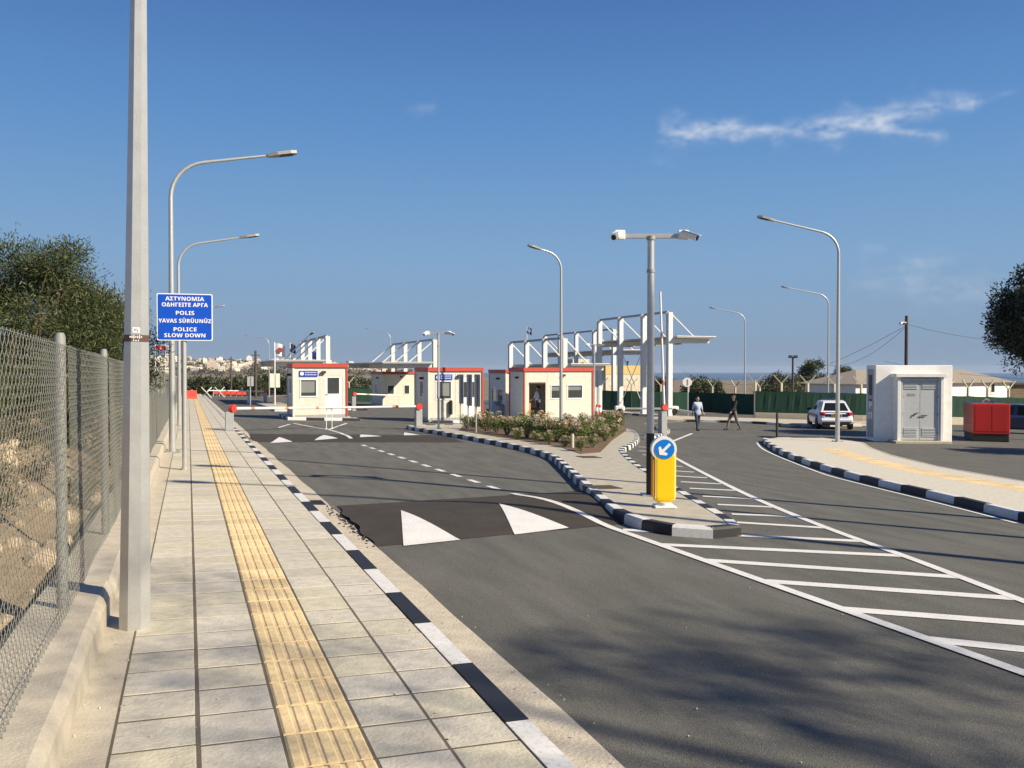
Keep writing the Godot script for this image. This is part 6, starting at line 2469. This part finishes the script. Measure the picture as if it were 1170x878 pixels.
func build_bank() -> void:
	var mb := MB.new()
	var nt := 60
	var ns := 150
	for i in nt:
		for k in ns:
			var c := []
			for e in [[0, 0], [1, 0], [1, 1], [0, 1]]:
				var t := -0.93 - 9.0 * pow(float(i + e[0]) / nt, 1.5)
				var s := 0.5 + 44.0 * pow(float(k + e[1]) / ns, 1.4)
				c.append(ground(t, s, bank_height(t, s)))
			mb.quad(c[0], c[1], c[2], c[3], Vector3.UP)
	var bank := structure("rubble_bank", mb, mats.bank, "bank of tan earth and rubble behind the chain-link fence")
	# stones: a few shapes, placed many times
	var shapes := []
	for v in 5:
		var sm := MB.new()
		var pts := []
		for i in 14:
			var a := TAU * i / 7.0
			pts.append(Vector3(cos(a), 0, sin(a)))
		var lat := 5
		var lon := 8
		var g := []
		for i in lat + 1:
			var row := []
			for j in lon:
				var th := PI * i / lat
				var ph := TAU * j / lon
				var d := Vector3(sin(th) * cos(ph), cos(th), sin(th) * sin(ph))
				row.append(d * (1.0 + 0.35 * noise.get_noise_3d(d.x * 60 + v * 50, d.y * 60, d.z * 60)) * Vector3(1, 0.7, 0.85))
			g.append(row)
		for i in lat:
			for j in lon:
				var j2 := (j + 1) % lon
				sm.quad(g[i][j], g[i][j2], g[i + 1][j2], g[i + 1][j], g[i][j] + g[i + 1][j2])
		shapes.append(sm.mesh())
	for i in 260:
		var t := -1.0 - 4.2 * rng.randf()
		var s := 1.5 + 13.0 * rng.randf()
		var o := MeshInstance3D.new()
		o.name = "stone"
		o.mesh = shapes[rng.randi() % 5]
		o.set_surface_override_material(0, mats.stone)
		bank.add_child(o, true)
		var r := 0.03 + 0.19 * pow(rng.randf(), 2.2)
		o.transform = Transform3D(Basis(Vector3(rng.randf(), rng.randf(), rng.randf()).normalized(), rng.randf() * 6.0).scaled(Vector3.ONE * r), ground(t, s, bank_height(t, s) + r * 0.2))
	# scrub and dry weeds on the bank
	for i in 26:
		var t := -1.15 - 2.6 * rng.randf()
		var s := 3.0 + 15.0 * rng.randf()
		var o := thing("scrub_plant", "low dry scrub plant growing on the rubble bank", "plant", ground(t, s, bank_height(t, s) - 0.02), 0.0, "scrub on the rubble bank")
		var st := MB.new()
		var cl := []
		for j in 7:
			var a := rng.randf() * TAU
			var tip := Vector3(cos(a) * 0.22, rng.randf_range(0.15, 0.5), sin(a) * 0.22)
			st.tube([Vector3.ZERO, tip], [0.007, 0.003], 4, false)
			cl.append([tip, 0.16])
			cl.append([tip * 0.55, 0.15])
		part(o, "stems", st, mats.bark)
		var lf := MB.new()
		leaf_cloud(lf, cl, 55, 0.055, 0.014, Color(0.110, 0.102, 0.049), 0.4, 0.0, 0.7, 0.6)
		part(o, "foliage", lf, mats.leaf)


# ---------------------------------------------------------------- far things
func build_buildings() -> void:
	# long low house behind the right-hand fence
	var d := 74.0
	var l := spot_at_depth(978, d - 2.0)
	var r := spot_at_depth(1154, d + 9.0)
	var c := (l + r) / 2
	var ax := (r - l).normalized()
	var base := ground(c.x, c.y, -1.0)
	var o := thing("house", "long white single-storey house with hipped grey roof beyond the fence", "house", base, atan2(ax.y, ax.x))
	var w := l.distance_to(r)
	var eave := height_at(438.0, c.x, c.y) - base.y
	var ridge := height_at(422.5, c.x, c.y) - base.y
	var dep := 5.5
	var m := MB.new()
	m.cbox(Vector3(0, eave / 2, -dep / 2), Vector3(w, eave, dep), 0.02)
	part(o, "wall", m, mats.white_wall)
	var rf := MB.new()
	var e := 0.45
	var a0 := Vector3(-w / 2 - e, eave, e)
	var a1 := Vector3(w / 2 + e, eave, e)
	var a2 := Vector3(w / 2 + e, eave, -dep - e)
	var a3 := Vector3(-w / 2 - e, eave, -dep - e)
	var r0 := Vector3(-w / 2 + 3.4, ridge, -dep / 2)
	var r1 := Vector3(w / 2 - 3.4, ridge, -dep / 2)
	rf.quad(a0, a1, r1, r0, Vector3(0, 1, 1))
	rf.quad(a2, a3, r0, r1, Vector3(0, 1, -1))
	rf.tri(a1, a2, r1, Vector3(1, 1, 0))
	rf.tri(a3, a0, r0, Vector3(-1, 1, 0))
	rf.quad(a0, a1, a2, a3, Vector3.DOWN)
	part(o, "roof", rf, mats.roof_grey)
	var k: float = w / 198.0
	for x in [984.0, 992.0, 1000.0, 1131.0]:
		var xx: float = (x - 1057.0) * k
		var wm := MB.new()
		var hh := height_at(443.0 if x < 1100 else 445.0, c.x, c.y) - base.y
		wm.cbox(Vector3(xx, hh, 0.01), Vector3(5.5 * k, 8.0 * k if x < 1100 else 11.0 * k, 0.08), 0.01)
		var wi := part(o, "window", wm, mats.white)
		var pm := MB.new()
		pm.cbox(Vector3(xx, hh, 0.055), Vector3(4.6 * k, 6.8 * k, 0.02), 0.004)
		part(wi, "pane", pm, mats.dark_glass)
	# brown low building at the right edge
	var p2 := spot_at_depth(1172, 95.0)
	var b2 := ground(p2.x, p2.y, -1.0)
	var o2 := thing("house", "low brown building beyond the white house at the yard's end", "house", b2, yaw * -1.0)
	var h2 := height_at(440.0, p2.x, p2.y) - b2.y
	var m2 := MB.new()
	m2.cbox(Vector3(0, h2 / 2, -3), Vector3(6.0, h2, 6), 0.02)
	part(o2, "wall", m2, mats.dirt)
	var m3 := MB.new()
	m3.cbox(Vector3(0, h2 + 0.1, -3), Vector3(6.6, 0.2, 6.6), 0.02)
	part(o2, "roof", m3, mats.timber)
	# cream building with the yellow band behind the canopies
	var s := 90.0
	var x0 := across(692, s)
	var x1 := across(741, s)
	var cx := (x0 + x1) / 2
	var b3 := ground(cx, s, -0.5)
	var o3 := thing("cream_building", "cream flat-roofed building with yellow upper band behind the truck canopy", "building", b3)
	var band := height_at(428.0, cx, s) - b3.y
	var top := height_at(418.0, cx, s) - b3.y
	var m4 := MB.new()
	m4.cbox(Vector3(0, band / 2, -4), Vector3(x1 - x0, band, 8), 0.02)
	part(o3, "wall", m4, mats.cream_wall)
	var m5 := MB.new()
	m5.cbox(Vector3(0.0, (band + top) / 2 + 0.003, -4), Vector3(x1 - x0 + 0.08, top - band, 8.08), 0.02)
	part(o3, "yellow_band", m5, mats.yellow_band)
	for q in [[0.6, 0.35], [-1.5, 0.3]]:
		var vm := MB.new()
		vm.tube([Vector3(q[0], top, -1), Vector3(q[0], top + q[1], -1), Vector3(q[0], top + q[1] + 0.2, -1)], [0.1, 0.1, 0.22], 8)
		part(o3, "roof_vent", vm, mats.dark)
	var s4 := 105.0
	var c4 := across(664, s4)
	var b4 := ground(c4, s4, -0.5)
	var o4 := thing("cream_building", "small cream rooftop hut seen over the open cabin", "building", b4)
	var t4 := height_at(410.5, c4, s4) - b4.y
	var m6 := MB.new()
	m6.cbox(Vector3(0, t4 / 2, -2), Vector3(2.6, t4, 4), 0.02)
	part(o4, "wall", m6, mats.cream_wall)
	var m7 := MB.new()
	m7.cbox(Vector3(0.2, t4 - 0.65, 0.02), Vector3(0.5, 0.4, 0.06), 0.01)
	part(o4, "window", m7, mats.dark)
	# pale low wall beyond the fence, left
	var s5 := 120.0
	var w0 := across(168, s5)
	var w1 := across(199, s5)
	var m8 := MB.new()
	var b5 := Vector3((w0 + w1) / 2, -1.5, -s5)
	var t5 := height_at(422.5, b5.x, s5) - b5.y
	var o5 := thing("boundary_wall", "long pale wall beyond the far end of the fence", "wall", b5)
	m8.cbox(Vector3(0, t5 / 2, 0), Vector3(w1 - w0, t5, 0.4), 0.02)
	part(o5, "wall_face", m8, mats.cream_wall)
	var m9 := MB.new()
	m9.cbox(Vector3(0, t5 + 0.06, 0), Vector3(w1 - w0 + 0.2, 0.12, 0.6), 0.02)
	part(o5, "coping", m9, mats.concrete)


func build_town() -> void:
	# houses on the ridge; each its own object, meshes shared
	var tones := [lin(0.62, 0.57, 0.48), lin(0.50, 0.45, 0.37), lin(0.66, 0.63, 0.57), lin(0.44, 0.37, 0.29), lin(0.56, 0.47, 0.36)]
	var tm := []
	for t in tones:
		tm.append(plain(t, 0.9))
	var shapes := []
	for v in 4:
		var m := MB.new()
		m.box(Vector3(0, 0.5, 0), Vector3(1, 1, 1))
		if v == 1:
			m.box(Vector3(0.2, 1.12, 0), Vector3(0.5, 0.3, 0.6))
		elif v == 2:
			var e := 0.55
			m.tri(Vector3(-e, 1, e), Vector3(e, 1, e), Vector3(0, 1.35, 0), Vector3(0, 1, 1))
			m.tri(Vector3(e, 1, e), Vector3(e, 1, -e), Vector3(0, 1.35, 0), Vector3(1, 1, 0))
			m.tri(Vector3(-e, 1, e), Vector3(-e, 1, -e), Vector3(0, 1.35, 0), Vector3(-1, 1, 0))
		elif v == 3:
			m.box(Vector3(-0.75, 0.3, 0.1), Vector3(0.55, 0.6, 0.8))
		shapes.append(m.mesh())
	for i in 190:
		var px := rng.randf_range(150, 440)
		var s := rng.randf_range(1700, 2350)
		var x := across(px, s)
		var y := land_height(x, -s)
		if y < -14.0:
			continue
		var o := MeshInstance3D.new()
		o.name = numbered("town_house")
		var v := rng.randi() % 4
		o.mesh = shapes[v]
		var tone := rng.randi() % 5
		o.set_surface_override_material(0, tm[tone])
		add_child(o)
		var h := rng.randf_range(4.5, 8.0) if rng.randf() < 0.85 else rng.randf_range(9, 14)
		o.position = Vector3(x, y - 1.0, -s)
		o.rotation.y = rng.randf_range(-0.6, 0.6)
		o.scale = Vector3(rng.randf_range(9, 19), h + 1.0, rng.randf_range(8, 13))
		tag(o, "%s %s in the hillside town on the horizon" % [["cream", "beige", "white", "brown", "tan"][tone], ["flat-roofed house", "house with rooftop room", "house with pitched roof", "house with low annexe"][v]], "house", "houses of the hillside town")
	# trees among the houses, one far mass
	var tr := MB.new()
	var cl := []
	for i in 420:
		var px := rng.randf_range(140, 470)
		var s := rng.randf_range(1500, 2350)
		var x := across(px, s)
		cl.append([Vector3(x, land_height(x, -s) + 2.0, -s), Vector3(rng.randf_range(7, 16), rng.randf_range(2.5, 4.5), 8)])
	leaf_cloud(tr, cl, 40, 4.0, 2.4, Color(0.058, 0.062, 0.034), 0.4)
	var w := single("hillside_wood", tr, mats.leaf, "dark scattered greenery between the houses of the hillside town", "wood")
	w.set_meta("kind", "stuff")


func build_poles_and_flags() -> void:
	# timber poles
	for q in [[292, 101.0, 401, "dark timber pole past the twin white boards"], [264, 165.0, 408, "thin timber pole in front of the tree belt"]]:
		var t := across(q[0], q[1])
		var b := Vector3(t, maxf(land_height(t, -q[1]), gh(t, q[1]) - 1.0), -q[1])
		var o := thing("timber_pole", q[3], "utility pole", b, 0.0)
		var h := height_at(q[2], t, q[1]) - b.y
		var m := MB.new()
		m.tube([Vector3.ZERO, Vector3(0, h, 0)], [0.17, 0.12], 8)
		part(o, "pole", m, mats.timber)
		var x := MB.new()
		x.cbox(Vector3(0, h - 0.5, 0), Vector3(1.0, 0.1, 0.1), 0.01)
		part(o, "cross_arm", x, mats.timber)
	# pole with a camera behind the kiosk, floodlight pole beside the trees
	var p := spot_at_depth(1035.5, 60.0)
	var b := ground(p.x, p.y)
	var o := thing("camera_pole", "dark timber pole with a white camera rising behind the kiosk", "utility pole", b, -yaw)
	var h := height_at(361, p.x, p.y) - b.y
	var m := MB.new()
	m.tube([Vector3.ZERO, Vector3(0, h, 0)], [0.13, 0.11], 10)
	part(o, "pole", m, mats.timber)
	var cm := MB.new()
	cm.cbox(Vector3(-0.38, h - 0.55, 0.15), Vector3(0.42, 0.2, 0.2), 0.03, Basis(Vector3.UP, 0.3))
	cm.box(Vector3(-0.14, h - 0.48, 0.08), Vector3(0.2, 0.06, 0.06))
	var ch := part(o, "camera_housing", cm, mats.white)
	var lens := MB.new()
	lens.rod(Vector3(-0.30, h - 0.57, 0.25), Vector3(-0.28, h - 0.57, 0.30), 0.08, 10)
	part(ch, "lens", lens, mats.black)
	var pq := spot_at_depth(906, 82.0)
	var bq := ground(pq.x, pq.y)
	var oq := thing("flood_light_pole", "floodlight pole with twin heads above the bushes", "lamp pole", bq, -yaw)
	var hq := height_at(408, pq.x, pq.y) - bq.y
	var mq := MB.new()
	mq.tube([Vector3.ZERO, Vector3(0, hq, 0)], [0.11, 0.09], 10)
	part(oq, "pole", mq, mats.timber)
	for sx in [-1, 1]:
		var fm := MB.new()
		fm.cbox(Vector3(sx * 0.25, hq + 0.02, 0.05), Vector3(0.36, 0.28, 0.22), 0.03)
		part(oq, "flood_light", fm, mats.dark)
	# overhead cables
	var ends := [[Vector3(p.x, b.y + h - 0.7, -p.y), spot_at_depth(780, 120.0), 424.0, 3.0], [Vector3(p.x, b.y + h - 0.75, -p.y), spot_at_depth(930, 95.0), 412.0, 1.5], [Vector3(p.x, b.y + h - 0.6, -p.y), spot_at_depth(1260, 62.0), 388.0, 0.7], [spot_at_depth(1010, 90.0), spot_at_depth(1260, 70.0), 434.0, 0.6]]
	for e in ends:
		var q: Vector2 = e[1]
		var a: Vector3
		if e[0] is Vector2:
			a = Vector3(e[0].x, height_at(413.0, e[0].x, e[0].y), -e[0].y)
		else:
			a = e[0]
		var z := Vector3(q.x, height_at(e[2], q.x, q.y), -q.y)
		var pts := []
		var rr := []
		for i in 13:
			var u := i / 12.0
			pts.append(a.lerp(z, u) - Vector3(0, 4.0 * e[3] * u * (1 - u), 0) - a)
			rr.append(0.014)
		var cb := MB.new()
		cb.tube(pts, rr, 5, false)
		single("overhead_cable", cb, mats.cable, "thin overhead cable running from the pole behind the kiosk", "cable", a, "overhead cables")
	# flags
	var flags := [[177.5, 110.0, 394.0, 12.0, 5.0, lin(0.62, 0.03, 0.03), "red flag on a tall pole beyond the fence", lin(0.8, 0.8, 0.8)], [189.0, 110.0, 394.0, 7.0, 4.0, lin(0.75, 0.72, 0.70), "white flag on a tall pole next to the red one", lin(0.6, 0.05, 0.05)], [313.5, 90.0, 391.0, 12.0, 14.0, lin(0.74, 0.74, 0.74), "white flag with a small red mark beside the far left canopy", lin(0.4, 0.08, 0.07)], [331.5, 92.0, 392.0, 6.0, 10.0, lin(0.03, 0.035, 0.08), "dark flag hanging between the far left canopy's rods", lin(0.03, 0.035, 0.08)], [356.0, 92.0, 400.0, 5.0, 9.0, lin(0.02, 0.04, 0.25), "blue flag hanging behind the far left canopy's columns", lin(0.02, 0.04, 0.25)], [602.0, 120.0, 373.0, 5.0, 8.0, lin(0.10, 0.16, 0.32), "small blue flag on a pole above the centre canopy", lin(0.3, 0.35, 0.5)]]
	for f in flags:
		var t := across(f[0], f[1])
		var fb := Vector3(t, minf(gh(t, f[1]), land_height(t, -f[1])) - 0.1, -f[1])
		var fo := thing("flag_pole", f[6], "flag", fb, -yaw, "flags on poles")
		var top := height_at(f[2], t, f[1]) - fb.y
		var k := depth_of(t, f[1]) / FOCAL
		var pm := MB.new()
		pm.tube([Vector3.ZERO, Vector3(0, top, 0)], [0.07, 0.05], 8)
		part(fo, "pole", pm, mats.white_steel)
		var w: float = f[3] * k
		var hh: float = f[4] * k
		var cloth := MB.new()
		var n := 10
		for i in n:
			for j in 4:
				var g := func(u, v): return Vector3(0.06 + w * u, top - 0.1 - hh * v - hh * 0.25 * u * u, 0.16 * sin(u * 7.0) * u)
				cloth.quad(g.call(float(i) / n, j / 4.0), g.call(float(i + 1) / n, j / 4.0), g.call(float(i + 1) / n, (j + 1) / 4.0), g.call(float(i) / n, (j + 1) / 4.0), Vector3(0, 0, 1))
		var cp := part(fo, "cloth", cloth, plain(f[5], 0.9))
		var mk := MB.new()
		mk.plate(disc(hh * 0.22, 10), Vector3(w * 0.55, top - 0.1 - hh * 0.58, 0.12), 0.03)
		part(cp, "mark", mk, plain(f[7], 0.9))


func build_far_barriers() -> void:
	# crossed steel trestles and red plastic barriers at the end of the lane
	for q in [[236, 455], [251, 454]]:
		var p := spot(q[0], q[1])
		var o := thing("wire_trestle", "crossed steel trestle with wire standing across the far end of the lane", "barrier", ground(p.x, p.y), 0.0, "crossed trestles across the lane")
		for sg in [-1.0, 1.0]:
			var m := MB.new()
			m.beam(Vector3(-0.5 * sg, 0, 0.05 * sg), Vector3(0.5 * sg, 1.1, 0.05 * sg), 0.07, 0.07)
			part(o, "leg", m, mats.white_steel)
		var c := MB.new()
		c.beam(Vector3(0, 0.55, -0.9), Vector3(0, 0.55, 0.9), 0.06, 0.06)
		part(o, "crossbar", c, mats.galv_dull)
		for sg in [-1.0, 1.0]:
			var m := MB.new()
			m.beam(Vector3(-0.5 * sg, 0, -0.85), Vector3(0.5 * sg, 1.1, -0.85), 0.07, 0.07)
			part(o, "leg", m, mats.white_steel)
	var p0 := spot(219, 456, 0.13)
	var wb := thing("water_barrier", "red plastic water barrier closing the footway's far end", "barrier", ground(p0.x, p0.y, 0.13), 0.0)
	var bm := MB.new()
	bm.plate(PackedVector2Array([Vector2(-0.25, 0), Vector2(0.25, 0), Vector2(0.2, 0.22), Vector2(0.12, 0.3), Vector2(0.1, 0.75), Vector2(-0.1, 0.75), Vector2(-0.12, 0.3), Vector2(-0.2, 0.22)]), Vector3(-0.42, 0, 0), 0.84, Basis(Vector3(0, 0, -1), Vector3.UP, Vector3.RIGHT))
	part(wb, "body", bm, mats.water_barrier)
	var cap := MB.new()
	cap.rod(Vector3(0, 0.75, 0), Vector3(0, 0.79, 0), 0.05, 10)
	part(wb, "filler_cap", cap, mats.letter)
	for i in 6:
		var t := across(247.0 + i * 6.5, 100.0)
		var o := thing("mesh_barrier", "low red barrier panel in the row beyond the trestles", "barrier", ground(t, 100.0), 0.0, "red barrier panels beyond the trestles")
		var m := MB.new()
		m.cbox(Vector3(0, 0.45, 0), Vector3(0.62, 0.36, 0.05), 0.01)
		part(o, "panel", m, mats.water_barrier)
		for sx in [-1, 1]:
			var l := MB.new()
			l.cbox(Vector3(sx * 0.31, 0.42, 0), Vector3(0.05, 0.84, 0.05), 0.005)
			part(o, "leg", l, mats.white_steel)


# ---------------------------------------------------------------- the scene
func _ready() -> void:
	rng.seed = 20240607
	noise.seed = 7
	noise.frequency = 0.01
	noise.fractal_octaves = 4
	var cam := Camera3D.new()
	cam.name = "camera"
	add_child(cam)
	cam.position = Vector3(0, EYE, 0)
	cam.rotation = Vector3(-pitch, -yaw, 0)
	cam.fov = rad_to_deg(2.0 * atan(439.0 / FOCAL))
	cam.near = 0.05
	cam.far = 30000.0
	cam.current = true
	var env := Environment.new()
	env.background_mode = Environment.BG_SKY
	env.sky = make_sky()
	env.tonemap_mode = Environment.TONE_MAPPER_LINEAR
	env.tonemap_exposure = EXPOSURE
	env.ambient_light_source = Environment.AMBIENT_SOURCE_BG
	env.fog_enabled = true
	env.fog_density = 0.00005
	env.fog_light_color = Color(0.74, 0.80, 0.88)
	env.sdfgi_enabled = true
	env.ssao_enabled = true
	env.ssil_enabled = true
	var we := WorldEnvironment.new()
	we.name = "environment"
	we.environment = env
	add_child(we)
	var sun := DirectionalLight3D.new()
	sun.name = "sun"
	sun.light_energy = 1.6
	sun.light_color = Color(1.0, 0.94, 0.83)
	sun.light_angular_distance = 0.5
	sun.shadow_enabled = true
	add_child(sun)
	# shadows run 42 degrees to the left of the road direction; the sun stands 34.5 degrees high
	var el := deg_to_rad(34.5)
	var az := deg_to_rad(42.0)
	var go := Vector3(-sin(az) * cos(el), -sin(el), -cos(az) * cos(el))
	sun.look_at_from_position(Vector3(0, 60, 0), Vector3(0, 60, 0) + go, Vector3.UP)
	var steps := [make_materials, build_land, build_road, build_sidewalk, build_islands, build_bank, build_fence, build_netted_fences, build_lamps, build_signs, build_cctv, build_bollard, build_barriers, build_cones, build_cabins, build_canopies, build_kiosk, build_generator, build_vehicles, build_buildings, build_town, build_poles_and_flags, build_far_barriers, build_trees, build_shrubs, build_debris, build_people]
	for f in steps:
		var t0 := Time.get_ticks_msec()
		f.call()
		if Time.get_ticks_msec() - t0 > 1500:
			print(f.get_method(), " ", Time.get_ticks_msec() - t0)
